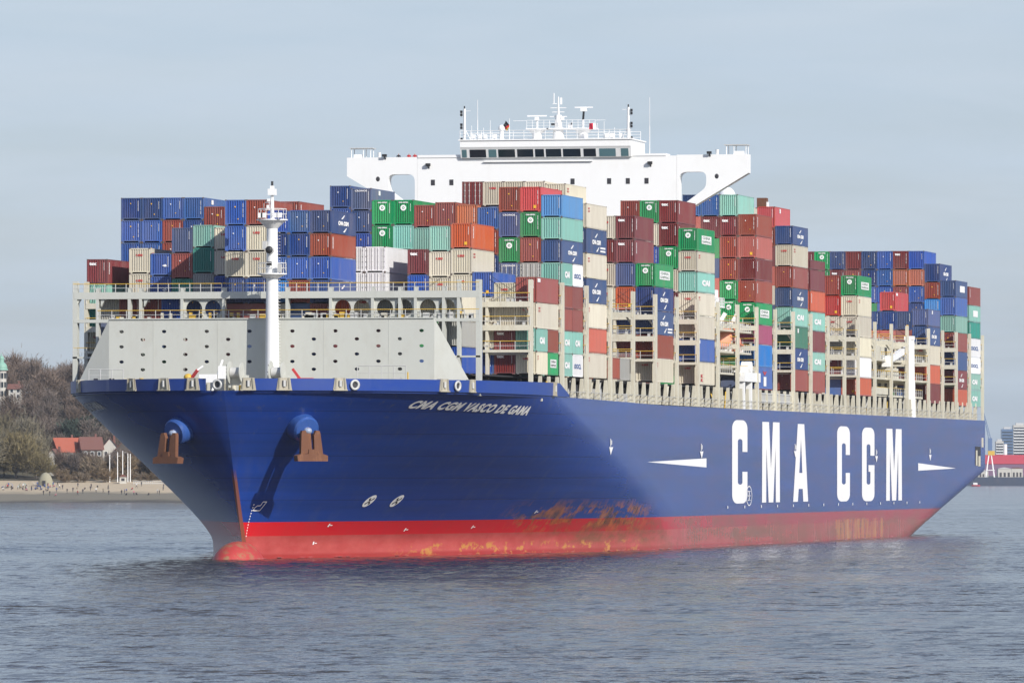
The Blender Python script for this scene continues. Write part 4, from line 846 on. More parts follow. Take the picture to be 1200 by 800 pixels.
def letter_mesh(marks, Lc, h):
    key = (marks, Lc, h)
    if key in _LB: return _LB[key]
    f = MB(); off = -0.012
    def ft(s, x0, z0, w, hh, m=0, bold=0.03):
        vs, fs, _ = text_mesh(s, bold); f.add([(x0 + w * a, off, z0 + hh * b) for a, b in vs], fs, m)
    def fr(x0, x1, z0, z1, m=0, o=off): f.add([(x0, o, z0), (x1, o, z0), (x1, o, z1), (x0, o, z1)], [(0, 1, 2, 3)], m)
    XP = WD + 0.012
    def st(s, y0, z0, w, hh, m=0, bold=0.04):
        vs, fs, _ = text_mesh(s, bold); f.add([(XP, y0 + w * a, z0 + hh * b) for a, b in vs], fs, m)
    def sr(y0, y1, z0, z1, m=0, o=0.0): f.add([(XP + o, y0, z0), (XP + o, y1, z0), (XP + o, y1, z1), (XP + o, y0, z1)], [(0, 1, 2, 3)], m)
    def disc(x, z, r, m, o=off, k=20): f.add([(x + r * cos(2 * pi * i / k), o, z + r * sin(2 * pi * i / k)) for i in range(k)], [tuple(range(k))], m)
    for mk in marks:
        if mk == 'num':
            rn_ = random.Random(hash(key) & 7)
            for i in range(10): z = h - 0.45 - i * 0.12; fr(0.82, 0.895, z, z + 0.07)
        elif mk == 'num2':
            for i in range(14): z = h - 0.40 - i * 0.12; fr(0.83, 0.90, z, z + (0.075 if i % 5 else 0.02))
        elif mk == 'num3':
            for i in range(7): z = h - 0.52 - i * 0.13; fr(0.80, 0.865, z, z + 0.07)
        elif mk == 'dot2': disc(-0.05, h * 0.74, 0.07, 4)
        elif mk == 'dot3': disc(-0.25, h * 0.70, 0.07, 0); disc(0.35, h * 0.3, 0.06, 4)
        elif mk == 'plac': fr(0.35, 0.68, 0.42, 0.78, 4)
        elif mk == 'plac2': fr(0.25, 0.52, h * 0.62, h * 0.62 + 0.2, 4); fr(-0.1, 0.12, 0.4, 0.58, 4)
        elif mk == 'dot': disc(-0.05, h * 0.72, 0.085, 4); disc(0.3, h * 0.25, 0.07, 4)
        elif mk == 'tex': ft('tex', -0.92, h - 0.72, 0.88, 0.36, 0, 0.06)
        elif mk == 'cs': ft('CHINA SHIPPING', -0.55, h - 0.38, 1.1, 0.15, 0, 0.05); disc(0, h - 0.92, 0.34, 0); disc(0, h - 0.92, 0.15, 3, off - 0.008); disc(0, h - 0.92, 0.075, 0, off - 0.016)
        elif mk == 'csside': sr(Lc * .24, Lc * .80, h * .34, h * .70); st('CHINA', Lc * .30, h * .54, Lc * .44, h * .12, 3); st('SHIPPING', Lc * .28, h * .38, Lc * .48, h * .11, 3)
        elif mk == 'ues': ft('UES', -0.42, h - 0.92, 0.80, 0.24, 1, 0.05)
        elif mk == 'uesv': st('UES', Lc * .07, h * .76, Lc * .09, h * .07, 1); st('UES', Lc * .07, h * .65, Lc * .09, h * .07, 1)
        elif mk == 'k': st('K', Lc * .20, h * .32, Lc * .13, h * .14, 1, 0.07); st('K', Lc * .20, h * .14, Lc * .13, h * .14, 1, 0.07)
        elif mk == 'cma':
            st('CMA CGM', Lc * .28, h * .38, Lc * .42, h * .19, 0, 0.09)
            f.add([(XP, Lc * .40, h * .66), (XP, Lc * .52, h * .84), (XP, Lc * .55, h * .82), (XP, Lc * .46, h * .66)], [(0, 1, 2, 3)]); f.add([(XP, Lc * .47, h * .10), (XP, Lc * .60, h * .29), (XP, Lc * .63, h * .29), (XP, Lc * .54, h * .10)], [(0, 1, 2, 3)])
        elif mk == 'cmaline': sr(Lc * .68, Lc * .93, h * .23, h * .30); sr(Lc * .68, Lc * .93, h * .10, h * .17)
        elif mk == 'csi': st('CAI', Lc * .26, h * .34, Lc * .46, h * .30, 0, 0.09)
        elif mk == 'oocl': st('OOCL', Lc * .16, h * .36, Lc * .66, h * .22, 2, 0.05)
        elif mk == 'txt': ft('CRONOS', -0.75, h - 0.42, 1.45, 0.2, 0, 0.03)
        elif mk == 'vnum':
            for i in range(9): sr(Lc * .055, Lc * .085, h - 0.5 - i * 0.15, h - 0.40 - i * 0.15)
        elif mk == 'patch': sr(Lc * .30, Lc * .38, h * .72, h * .92)
        elif mk == 'corner': sr(Lc * .03, Lc * .16, h * .80, h * .94)
        elif mk == 'wsq': sr(Lc * .45, Lc * .62, h * .12, h * .55); st('V', Lc * .40, h * .62, Lc * .25, h * .18, 1, 0.08)
        elif mk == 'white_sq': sr(Lc * .34, Lc * .76, h * .32, h * .70)
        elif mk == 'bird': f.add([(0.15, off, h * .46), (0.55, off, h * .52), (0.75, off, h * .45), (0.5, off, h * .40)], [(0, 1, 2, 3)])
    _LB[key] = f.mesh('lettering', LM, fix=False) if f.v else None
    return _LB[key]
DEF = {'rr': 'num,dot,vnum', 'tx': 'tex,num,vnum', 'rd': 'num,plac', 'or': 'num,plac,vnum', 'og': 'num', 'gn': 'cs,num,csside', 'mt': 'num,csi', 'tl': 'num,vnum', 'cr': 'ues,uesv', 'wh': '', 'bb': 'num', 'nb': 'num,dot', 'db': 'num,dot,cma', 'gb': 'txt,num,patch', 'sb': 'num,dot', 'dg': 'patch', 'mg': 'vnum', 'gy': ''}
ORD = 'zeroth first second third fourth fifth sixth seventh eighth ninth tenth eleventh twelfth thirteenth fourteenth fifteenth sixteenth seventeenth eighteenth nineteenth twentieth twenty-first twenty-second twenty-third twenty-fourth twenty-fifth twenty-sixth twenty-seventh'.split()
HT = {'h': 2.896, 's': 2.591, 'x': 1.3}
NCONT = [0]
fill = MB(); FILLC = ['rr', 'db', 'cr', 'nb', 'tx', 'gn', 'or', 'gb']; frnd = random.Random(4)
def place(col, x, y, z, Lc, h, marks, door, label):
    bm_, fm_ = cont_mesh(Lc, h, door)
    o = link('shipping_container', bm_, None, (x, y, z)); fr_ = link('frame', fm_, o)
    for q in (o, fr_): q.material_slots[0].link = 'OBJECT'; q.material_slots[0].material = CM[col]
    tag(o, label, 'container', 'containers stacked on the ship')
    MR = random.Random(NCONT[0] * 31 + 5); marks = [MR.choice(('num', 'num2', 'num3')) if m == 'num' else (MR.choice(('dot', 'dot2', 'dot3')) if m == 'dot' else m) for m in marks]
    lm = letter_mesh(tuple(marks), Lc, h)
    if lm: link('lettering', lm, o)
    NCONT[0] += 1
def bay(k, stacks, xout=26.46, w=2.49, z0=20.6, y=None, label_bay=None):
    """stacks: {row from port: 'bottom ... top'}; a token starting with a dot is a tier hidden in the photo"""
    y = BAYY[k] if y is None else y
    for r, spec in stacks.items():
        z = z0; toks = spec.split(); nt_ = len(toks); xc = xout - w * (r - 0.5)
        for i, t in enumerate(toks):
            if t.startswith('.'):
                h = HT[t[1]]; fill.box(xc - WD, xc + WD, y, y + 12.19, z, z + h, frnd.randrange(len(FILLC))); z += h + 0.02; continue
            marks = None
            if ':' in t: t, mm = t.split(':'); marks = [m for m in mm.split('+') if m]
            door = t.endswith('D'); t = t.rstrip('D')
            hh = HT['h']
            if '.' in t: t, hc = t.split('.'); hh = HT[hc]
            ti = nt_ - i; cols = t.split('|'); n2 = len(cols)
            for j, c in enumerate(cols):
                mk = marks if marks is not None else [m for m in DEF[c].split(',') if m]
                if n2 == 2:
                    mk = [m for m in mk if m not in ('vnum',)]
                    if c == 'wh': mk = ['oocl']
                Lc = 12.19 if n2 == 1 else 6.058; yy = y + (0 if j == 0 else 6.132)
                pos_ = 'topmost' if ti == 1 else ORD[ti] + ' from top'
                half = '' if n2 == 1 else ('short forward ' if j == 0 else 'short aft ')
                lab = f"{half}{CC[c][1]} container, {pos_}, {ORD[r]} stack from port, {ORD[k + 1]} bay from bow"
                place(c, xc, yy, z, Lc, hh, mk, door, lab)
            z += hh + 0.02
def H(n_, s_=0): return ' '.join(['.h'] * n_ + ['.s'] * s_)
# bay at the wave breaker: five high stacks round the mast, three tiers elsewhere
b0 = {1: 'nb.s nb.s rr.s db.s nb.s rr.s db.s', 2: '.s .s .s rr.s nb.s db.s sb.s', 3: '.s .s .s bb.s nb.s db.s nb.s', 4: '.s .s .s db cr cr rr', 5: '.s .s .s db cr nb nb'}
b0 = {i + 6: v for i, v in b0.items()}
for i, c in zip(range(2, 7), ('cr:', 'gy', 'gy', 'cr', 'or')): b0[i] = '.h .h ' + c
b0[1] = 'nb: gy: cr:'
for i, c in zip(range(12, 18), ('nb', 'db', 'nb', 'tx', 'rr', 'gy')): b0[i] = '.h .h ' + c
bay(0, b0, xout=5.9 + 6 * 2.45, w=2.45)
bay(1, {1: 'cr|gn.s mt|rr.s cr rr:num+corner', 2: 'tx.s tx.s cr.s: cr.s', 3: 'nb cr: cr nb:num+plac', 4: 'sb sb.s cr: cr cr or', 5: '.s .s gy cr cr mt', 6: '.s .h cr nb tx', 7: H(2) + ' cr', 8: H(3) + ' whD whD', 9: H(3) + ' whD whD',
        10: H(5), 11: H(5), 12: H(4, 2) + ' rr', 13: H(5), 14: H(5), 15: '.s .h .h nb cr cr.s', 16: '.h .h .h gy tl:num mt.s:num', 17: '.h .s .s tl rr gb:num', 18: '.s .h .h nb:num+bird nb.s:num+bird', 19: H(3) + ' cr cr', 20: H(2) + ' mt', 21: 'rr.s cr.s tl.s mt.s:num tx'}, w=2.512)
bay(2, {1: 'mt|wh.s mt|mt.s rr|rr.s rr|rr.s mt|wh.s db.s:num+cma mt.s:num bb.s:num', 2: H(0, 4) + ' gy.sD rr gn rd', 3: H(0, 4) + ' gb.sD gn gb:txt+num rr', 4: '.h .h .s .s db rr sb.s', 5: H(4, 2) + ' og', 6: H(5, 1) + ' rr', 7: H(4, 1) + ' mt:num rr.s', 8: H(5) + ' mt:num gn',
        9: H(4) + ' db gn gn', 10: '.h .h .h .s .s nb.s db.s gb.s', 11: '.h .h .h .h .s .s nb.s db.s', 12: H(6), 13: H(6), 14: H(6), 15: H(6), 16: H(6), 17: H(4, 2) + ' rr:num+plac2+dot', 18: H(0, 5) + ' nb.s db.s sb.s:num+patch', 19: H(0, 5) + ' rr.s rr.s nb.s', 20: H(0, 5) + ' sb.s nb.s db.s', 21: H(0, 5) + ' sb.s nb.s db.s'}, w=2.50)
s3 = {1: 'cr or cr db:num+cma cr db:num+cma+cmaline cr', 2: H(5, 2) + ' cr', 3: H(6, 1) + ' cr', 4: H(6, 1) + ' cr', 5: H(6, 1) + ' cr', 6: H(6) + ' cr.s txD:num'}
s3.update({r: H(6) for r in range(7, 21)}); bay(3, s3)
s4 = {1: 'rr|gy.s'}; s4.update({r: H(5) for r in range(3, 21)}); bay(4, s4)
bay(5, {r: H(5) for r in range(4, 21)})
s6 = {1: 'cr rr db:num+cma+cmaline db:num+cma gn', 2: 'gy tx db or gb:num tx tx', 3: 'cr gy db cr cr tx cr'}; s6.update({r: H(6) for r in range(4, 21)}); bay(6, s6)
bay(7, {r: H(4) for r in range(3, 21)})
s8 = {1: 'cr:ues+k nb:num+corner cr: cr mt.s:num+csi cr.s gn', 2: '.h .h .h tx cr gn tx tx', 3: H(5) + ' nb cr gn', 4: H(6) + ' tx rr'}; s8.update({r: H(6) for r in range(5, 21)}); bay(8, s8)
s11 = {1: 'nb:wsq bb mg.s gn rr tx:num+vnum or rr', 2: '.h .h tx gn gn.s rr rr tx.s mt:num', 3: H(5, 2) + ' tx sb', 4: H(6, 2) + ' sb'}; s11.update({r: H(7) for r in range(5, 21)}); bay(11, s11)
bay(12, {r: H(7) for r in range(2, 21)})
s13 = {1: 'rr db:num+cma dg mt.s db.s:num+cma rr cr db.s:num+cma', 2: H(4, 3) + ' rr.s rd:num+patch'}; s13.update({r: H(7) for r in range(3, 21)}); bay(13, s13)
s14 = {1: 'rr mt.s:num+csi tx mt.s:num+csi or:vnum tx:num tx.x:'}; s14.update({r: H(6) for r in range(2, 21)}); bay(14, s14)
bay(15, {r: H(5) for r in range(3, 21)}); bay(16, {r: H(5) for r in range(3, 21)})
s17 = {1: 'or.s wh: cr:uesv cr cr gn', 2: '.s tx gy cr rd:num+plac rr', 3: '.s .h .h .h cr rr'}; s17.update({r: H(5) for r in range(4, 21)}); bay(17, s17, z0=20.5)
s22 = {1: 'tx:num or: cr db:num+cma gb.s:num+patch', 2: '.s .s .h .h db:num+plac', 3: '.s .s .h .h db:num+plac rd:num+plac+corner', 4: '.s .s .h .h db:num+plac', 5: '.s .s .h .h nb'}; s22.update({r: H(4) for r in range(6, 21)}); bay(22, s22, z0=20.05)
bay(23, {r: H(4) for r in range(3, 21)}, z0=20.05)
s24 = {1: 'or.s:vnum tx:num+cma db:num rr mt.s:num nb:num db.s:num+white_sq', 2: H(2, 3) + ' bb:num rr.s db:num+cma', 3: H(1, 4) + ' db.s nb.s og.s:num nb:num', 4: H(1, 5) + ' rr.s og.s tx', 5: H(1, 5) + ' nb.s sb.s nb', 6: H(1, 5) + ' nb.s db.s db', 7: H(1, 6) + ' rr.s tx:num', 8: H(1, 6) + ' tx.s db', 9: H(1, 6) + ' gn.s gn', 10: H(1, 7) + ' tx:num'}
s24.update({r: H(6) for r in range(11, 21)}); bay(24, s24, z0=19.9)
s25 = {1: 'mt.s:csi mt.s:csi wh.s:oocl wh:oocl tl.s mt.s:white_sq rr'}; s25.update({r: H(5) for r in range(2, 21)}); bay(25, s25, z0=19.9)
fo = fill.build('stacked_containers', [CM[c] for c in FILLC]); tag(fo, 'remaining tightly packed containers filling the inside of the stacks', kind='stuff')
print('individual containers', NCONT[0])

# ------------------------------------------------------------------ left bank: beach, wooded slope, houses
def zl(r, d):
    s = d - 2340 - 6 * sin(r * 0.03) - 2 * sin(r * 0.11)
    if s < 0: return s * 0.05
    if s < 105: z = 5.7 * (s / 105) ** 0.9
    elif s < 140: z = 5.7 + (s - 105) * 0.05
    else:
        t = min(1, (s - 140) / 210); z = 7.45 + (36.0 - 5 * max(0, min(1, (r + 185) / 60))) * (t * t * (3 - 2 * t)) * 0.80
        z += 1.2 * sin(r * 0.09 + d * 0.05)* t
    edge = max(0, min(1, (90 - r) / 120)) * max(0, min(1, (r + 1200) / 200))
    return z * edge - 1.0 * (1 - edge)
n = N('beach_sand'); v = n.pos(); z = n.sep(v)['Z']
wob = n.noise(n.pos((0.05, 0.02, 0.4)), 1.0, 5, 0.6); e = n.math('ADD', z, n.math('MULTIPLY', n.math('SUBTRACT', wob, 0.5), 2.4))
c = n.mix(n.ramp(e, 2.7, 3.5), (0.19, 0.17, 0.125), (0.52, 0.42, 0.285)); c = n.mix(n.ramp(e, 0.2, 0.9), (0.07, 0.065, 0.055), c)
c = n.mix(n.ramp(n.noise(n.pos((0.5, 0.5, 0.5)), 1.0, 5, 0.7), 0.5, 0.75, 0, 0.4), c, (0.22, 0.18, 0.13)); n.base(c); n.rough(0.95); M['sand'] = n.mat
n = N('leaf_litter'); k = n.noise(n.pos((0.08, 0.08, 0.08)), 1.0, 6, 0.65)
n.base(n.mix(n.ramp(k, 0.35, 0.7), (0.085, 0.068, 0.05), (0.10, 0.095, 0.05))); n.rough(1.0); M['litter'] = n.mat
def strip(d0, d1, nd, r0, r1, nr, dz=0.0):
    mb = MB(); rows = []
    for j in range(nd + 1):
        d = d0 + (d1 - d0) * j / nd; row = []
        for i in range(nr + 1):
            r = r0 + (r1 - r0) * i / nr; p = shp(r, d, zl(r, d) + dz); row.append(p)
        rows.append(row)
    mb.grid(rows, 0, True); return mb
tag(strip(2310, 2472, 40, -900, 130, 180).build('beach', M['sand'], fix=False), kind='structure')
tag(strip(2472, 3300, 70, -900, 130, 120, 0.0).build('hillside', M['litter'], fix=False), kind='structure')
def twigmat(name, a, b):
    n = N(name); r = n.rand(); k = n.noise(n.obj((0.35, 0.35, 0.35)), 1.0, 3, 0.6)
    hs = n.n('ShaderNodeHueSaturation'); n.l(n.mix(n.ramp(k, 0.3, 0.7), a, b), hs.inputs['Color']); n.l(n.ramp(r, 0, 1, 0.75, 1.25), hs.inputs['Value']); n.l(n.ramp(n.math('FRACT', n.math('MULTIPLY', r, 5.7)), 0, 1, 0.7, 1.15), hs.inputs['Saturation'])
    n.base(hs.outputs[0]); n.rough(0.95); return n.mat
M['bark'] = twigmat('tree_bark', (0.075, 0.062, 0.052), (0.11, 0.095, 0.08)); M['twig'] = twigmat('bare_twigs', (0.125, 0.092, 0.072), (0.19, 0.14, 0.105))  # bare twigs lightened, part of the shore haze put into their colour
M['willow'] = twigmat('budding_twigs', (0.15, 0.125, 0.065), (0.21, 0.175, 0.095)); M['ever'] = twigmat('evergreen_sprays', (0.022, 0.04, 0.028), (0.04, 0.06, 0.04)); M['brush'] = twigmat('brushwood', (0.15, 0.11, 0.06), (0.22, 0.15, 0.085))
def tree_mesh(seed, h, rad, ntw, base=0.3, shape=1.0, wtw=0.085, ltw=1.5):
    R = random.Random(seed); t = MB(); c = MB()
    t.tube((0, 0, -1.5), (0, 0, h * base), h * 0.028, h * 0.02, 7, cap=False); tips = []
    for i in range(9):
        a = 2 * pi * i / 9 + R.uniform(-.4, .4); el = R.uniform(0.25, 1.35); p = Vector((0, 0, h * base * R.uniform(0.75, 1.1))); rr = h * 0.012
        tgt = Vector((cos(a) * cos(el) * rad, sin(a) * cos(el) * rad, h * base + (h * (1 - base)) * (0.25 + 0.72 * sin(el)))) * R.uniform(0.8, 1.0)
        for j in range(4):
            q = p + (tgt - p) * (1 / (4 - j)) + Vector((R.uniform(-.4, .4), R.uniform(-.4, .4), R.uniform(-.1, .4)))
            t.tube(p, q, rr, rr * 0.65, 5, cap=False); rr *= 0.65
            if j > 0: tips += [(p, q)] * (j + 1)
            p = q
    cen = Vector((0, 0, h * (base + 0.3)))
    for i in range(ntw):
        p, q = R.choice(tips); o = p + (q - p) * R.random() + Vector((R.gauss(0, .11), R.gauss(0, .11), R.gauss(0, .09))) * h * 0.75
        d = (o - cen); d = d.normalized() * 0.8 + Vector((R.uniform(-.8, .8), R.uniform(-.8, .8), R.uniform(-.1, 1.0) * shape)); d.normalize()
        l = ltw * R.uniform(0.6, 1.5); side_ = d.orthogonal(); side_.rotate(Matrix.Rotation(R.uniform(0, 6.3), 3, d)); w = wtw * R.uniform(.6, 1.4)
        e = o + d * l
        c.add([o - side_ * w, o + side_ * w, e], [(0, 1, 2)])
        for s_ in (0.35, 0.65):
            b = o + d * l * s_; d2 = (d + Vector((R.uniform(-1, 1), R.uniform(-1, 1), R.uniform(-.5, 1)))).normalized(); c.add([b - side_ * w * .6, b + side_ * w * .6, b + d2 * l * 0.6], [(0, 1, 2)])
    return t, c
def tree_proto(name, seed, h, rad, ntw, tm, **kw):
    t, c = tree_mesh(seed, h, rad, ntw, **kw); o = empty(name); t.build('trunk', M['bark'], o, fix=False); c.build('crown', M[tm], o, fix=False); return o
protos = [tree_proto('bare_tree', 1, 15, 5.5, 1500, 'twig'), tree_proto('bare_tree', 2, 17, 6.0, 1700, 'twig', base=0.35), tree_proto('bare_tree', 3, 13, 5.2, 1300, 'twig', base=0.25), tree_proto('bare_tree', 4, 16, 6.6, 1500, 'twig', base=0.4)]
pw = [tree_proto('budding_tree', 5, 15, 6.5, 2300, 'willow', base=0.12, shape=1.4, ltw=1.9), tree_proto('budding_tree', 6, 12, 6.0, 2000, 'willow', base=0.1, shape=1.4, ltw=1.7)]
pe = [tree_proto('evergreen_tree', 7, 12, 3.2, 1800, 'ever', base=0.15, wtw=0.16, ltw=1.2)]
pb = [tree_proto('brushwood_shrub', 8, 4.2, 3.2, 900, 'brush', base=0.05, wtw=0.07, ltw=1.0), tree_proto('brushwood_shrub', 9, 3.4, 3.4, 900, 'brush', base=0.05, wtw=0.07, ltw=0.9)]
used = set()
def plant(p, r, d, scale, label, cat, group, dz=0.0):
    loc = shp(r, d, zl(r, d) + dz)
    if p.name not in used: o = p; used.add(p.name); o.location = loc; o.rotation_euler = (0, 0, TR.uniform(0, 6.28))
    else: o = copy_tree(p, loc, TR.uniform(0, 6.28))
    o.scale = (scale * TR.uniform(.9, 1.1),) * 2 + (scale * TR.uniform(.9, 1.12),)
    tag(o, label, cat, group); return o
TR = random.Random(77)
for j in range(17):
    for i in range(18):
        r = -236 + i * 10.5 + TR.uniform(-4.5, 4.5) + (6 if j % 2 else 0); d = 2494 + j * 14.5 + TR.uniform(-5, 5)
        if -160 < r < -118 and d < 2530: continue
        if -190 < r < -172 and 2600 < d < 2668: continue
        if r < -163 and d < 2560: continue
        lab = 'bare tree on the crest of the wooded slope' if j > 10 else ('bare tree midway up the wooded slope' if j > 4 else 'bare tree at the foot of the wooded slope')
        lab += ' left of the tower' if r < -186 else (' between tower and red roof' if r < -156 else (' above the red roof' if r < -136 else ' next to the bow'))
        plant(TR.choice(protos), r, d, TR.uniform(0.72, 1.0), lab, 'tree', 'bare trees on the wooded slope')
for r, d, s in ((-176, 2478, 1.05), (-166, 2484, 1.1), (-171, 2500, 1.25), (-182, 2496, 1.2), (-160, 2496, 0.95), (-192, 2484, 1.1), (-187, 2515, 1.2), (-165, 2522, 1.1), (-200, 2505, 1.2), (-175, 2530, 1.2), (-157, 2478, 0.7)):
    plant(TR.choice(pw), r, d, s, 'broad olive brown budding tree in the clump behind the beach crowd', 'tree', 'budding trees behind the beach')
for r, d, s in ((-152, 2548, 1.15), (-147, 2552, 1.2), (-141, 2556, 1.0), (-156, 2552, 0.9), (-143, 2562, 1.3)):
    plant(pe[0], r, d, s, 'dark evergreen tree behind the house with the red roof', 'tree', 'evergreens behind the red roof')
for i in range(26):
    r = -150 + i * 2.9 + TR.uniform(-1, 1); plant(TR.choice(pb), r, 2462 + TR.uniform(-5, 9), TR.uniform(0.65, 1.15), 'tawny leafless shrub in the hedge along the top of the beach', 'shrub', 'shrubs along the top of the beach')
for i in range(30):
    r = -152 + i * 1.25 + TR.uniform(-1, 1); d = TR.uniform(2484, 2506); k = TR.random()
    if k < 0.55: plant(TR.choice(pb), r, d, TR.uniform(1.1, 1.7), 'tall tawny shrub half hiding the houses above the beach', 'shrub', 'shrubs in front of the houses')
    else: plant(TR.choice(protos), r, d, TR.uniform(0.42, 0.62), 'slender bare tree half hiding the houses above the beach', 'tree', 'bare trees in front of the houses')
for p in protos + pw + pe + pb:
    if p.name not in used:
        for c_ in list(p.children): bpy.data.objects.remove(c_)
        bpy.data.objects.remove(p)
# houses
wallm = paint('render_wall', (0.36, 0.32, 0.26), 0.8, 0.3); wallw = paint('white_render_wall', (0.50, 0.48, 0.43), 0.8, 0.2); darkw = paint('dark_timber_wall', (0.10, 0.085, 0.075), 0.8, 0.2)
roofr = paint('red_tiles', (0.36, 0.095, 0.055), 0.8, 0.35, (0.25, 0.08, 0.05), 0.8); roofb = paint('brown_tiles', (0.17, 0.075, 0.06), 0.8, 0.3); copper = paint('green_copper', (0.22, 0.42, 0.33), 0.6, 0.2)
def house(r, d, w, dep, hw, hr, wall, roof, label, rz=0.0, zoff=0.0, nwin=3, gable=False, floors=2):
    o = empty('house', shp(r, d, zl(r, d) + zoff), PHI + rz); tag(o, label, 'house')
    f = MB(); f.box(-w / 2, w / 2, 0, dep, -3, hw)
    if gable: f.prism([(-w / 2, hw), (w / 2, hw), (0, hw + hr)], 'y', 0.0, dep)
    f.build('wall', wall, o)
    f = MB(); e = 0.5
    if gable:
        for s in (-1, 1):
            a = [(s * (w / 2 + e), hw - hr * e / (w / 2)), (0, hw + hr), (0, hw + hr + 0.25), (s * (w / 2 + e), hw - hr * e / (w / 2) + 0.25)]; f.prism(a, 'y', -e, dep + e)
    else:
        f.prism([(-e, hw - 0.3), (dep / 2, hw + hr), (dep + e, hw - 0.3), (dep / 2, hw + hr - 0.02)][:3], 'x', -w / 2 - e, w / 2 + e)
    ro = f.build('roof', roof, o)
    f = MB(); f.box(w * 0.2, w * 0.2 + 0.7, dep * 0.5, dep * 0.5 + 0.7, hw + hr * 0.5, hw + hr + 1.0); f.build('chimney', roofb, ro)
    for fl_ in range(floors):
        for i in range(nwin):
            x = -w / 2 + w * (i + 0.5) / nwin; z = 1.0 + fl_ * (hw - 0.5) / floors
            f = MB(); f.box(x - 0.6, x + 0.6, -0.06, 0.0, z, z + 1.5, 0); f.box(x - 0.48, x + 0.48, -0.09, -0.06, z + 0.12, z + 1.38, 1); f.build('window', [M['white'], M['glass']], o)
    return o
house(-149.6, 2520, 9.0, 9, 5.6, 4.8, wallm, roofr, 'house with a bright red tiled roof half hidden by bushes', 0.45, 1.8, 3)
house(-155.5, 2512, 5.0, 7, 5.5, 3.0, wallw, roofb, 'pale house with a brown roof left of the red roof', -0.2, 0.5, 2, True)
house(-142.3, 2518, 7.0, 9, 6.0, 4.2, darkw, roofb, 'dark timbered house with white windows right of the red roof', 0.2, 2.2, 3)
house(-136.6, 2524, 6.0, 8, 6.2, 3.6, wallw, roofb, 'white gabled house between the dark house and the flagpoles', 0.1, 1.2, 2, True)
house(-131.2, 2520, 6.5, 8, 6.5, 3.4, darkw, roofb, 'dark gabled house just behind the white flagpoles', -0.1, 1.0, 3, True)
house(-124.6, 2516, 6.0, 8, 5.6, 3.0, wallw, roofb, 'small white house right of the flagpoles beside the ship bow', 0.1, 0.8, 2)
house(-163.8, 2540, 6.0, 7, 4.0, 2.4, wallm, roofb, 'ochre cottage showing through the budding trees', 0.2, 1.0, 2)
house(-176.2, 2632, 4.6, 5, 4.6, 1.6, wallw, roofb, 'small white house beside the green domed tower', 0.0, 4.5, 2)
tw = empty('tower', shp(-181.2, 2634, zl(-181.2, 2634) + 3.0), PHI); tag(tw, 'white tower with a green copper dome among the hilltop trees', 'tower')
f = MB(); f.tube((0, 0, -3), (0, 0, 11.5), 1.9, 1.85, 12); f.box(-4.6, -1.2, -1, 3, -3, 8.5); tb = f.build('wall', wallw, tw)
f = MB(); f.tube((0, 0, 11.5), (0, 0, 12.0), 2.5, 2.3, 16); f.ball((0, 0, 12.4), 2.15, 2.15, 2.1, 16, 10); f.tube((0, 0, 14.2), (0, 0, 15.4), 1.0, 0.9, 12); f.ball((0, 0, 15.6), 1.0, 1.0, 1.0, 12, 8); f.tube((0, 0, 16.4), (0, 0, 17.6), 0.25, 0.05, 8); f.box(-5.0, -1.2, -1.3, 3.2, 8.5, 9.0); f.build('dome', copper, tw)
for k in range(6):
    for z in (2.2, 5.4, 8.6):
        a = -pi / 2 + (k - 2.5) * 0.55; f = MB(); p = Vector((1.9 * cos(a), 1.9 * sin(a), z)); f.beam(p, p + Vector((0, 0, 1.9)), 0.7, 0.3); f.build('window', M['glass'], tw)
for i, (r, ht) in enumerate(((-130.6, 9.8), (-128.9, 10.2), (-127.2, 9.4), (-126.4, 9.2), (-133.2, 9.0))):
    f = MB(); f.tube((0, 0, 0), (0, 0, ht), 0.17, 0.12, 8); f.ball((0, 0, ht), 0.16, 0.16, 0.16, 8, 6); f.beam((0, 0, ht - 1.1), (0.9 if i == 0 else 0.4, 0, ht - 1.1), 0.08, 0.08)
    tag(f.build('flagpole', M['white'], None, shp(r, 2458, zl(r, 2458))), 'tall bare white flagpole behind the beach near the ship bow', 'flagpole', 'white flagpoles behind the beach')
f = MB(); rows = []
for j in range(9):
    t = j / 8 * pi / 2; rows.append([(2.6 * cos(t) * cos(a), 2.0 * cos(t) * sin(a), 4.6 * sin(t)) for a in [2 * pi * i / 16 for i in range(17)]])
f.grid(rows, 0, True); tt = f.build('dome_tent', paint('canvas', (0.30, 0.28, 0.20), 0.9, 0.3), None, shp(-153.3, 2440, zl(-153.3, 2440) - 0.2)); tag(tt, 'olive canvas dome tent at the top of the beach', 'tent'); f2 = MB(); f2.box(-0.5, 0.5, -2.1, -1.6, 0.2, 1.9); f2.build('door_flap', M['dark'], tt)
f = MB()
for i in range(22): f.box(i * 0.62 - 0.05, i * 0.62 + 0.05, -0.05, 0.05, -0.5, 1.15)
f.box(-0.1, 13.1, -0.04, 0.04, 0.95, 1.1); f.box(-0.1, 13.1, -0.04, 0.04, 0.35, 0.5)
fe = f.build('beach_fence', M['galv'], None, shp(-124.5, 2442, zl(-120, 2442)), ); fe.rotation_euler = (0, 0, PHI); tag(fe, 'pale slatted fence along the top of the sand near the bow', 'fence')
for r, d, w, lab in ((-128.3, 2448, 2.2, 'small white beach kiosk below the flagpoles'),):
    o = empty('kiosk', shp(r, d, zl(r, d)), PHI); tag(o, lab, 'kiosk'); f = MB(); f.box(-w / 2, w / 2, 0, 2, -0.4, 2.3); f.build('wall', wallw, o); f = MB(); f.prism([(-w / 2 - .3, 2.3), (w / 2 + .3, 2.3), (0, 3.1)], 'y', -0.3, 2.3); f.build('roof', roofb, o); f = MB(); f.box(-w * .25, w * .25, -0.04, 0, 0.9, 1.8); f.build('hatch', M['dark'], o)
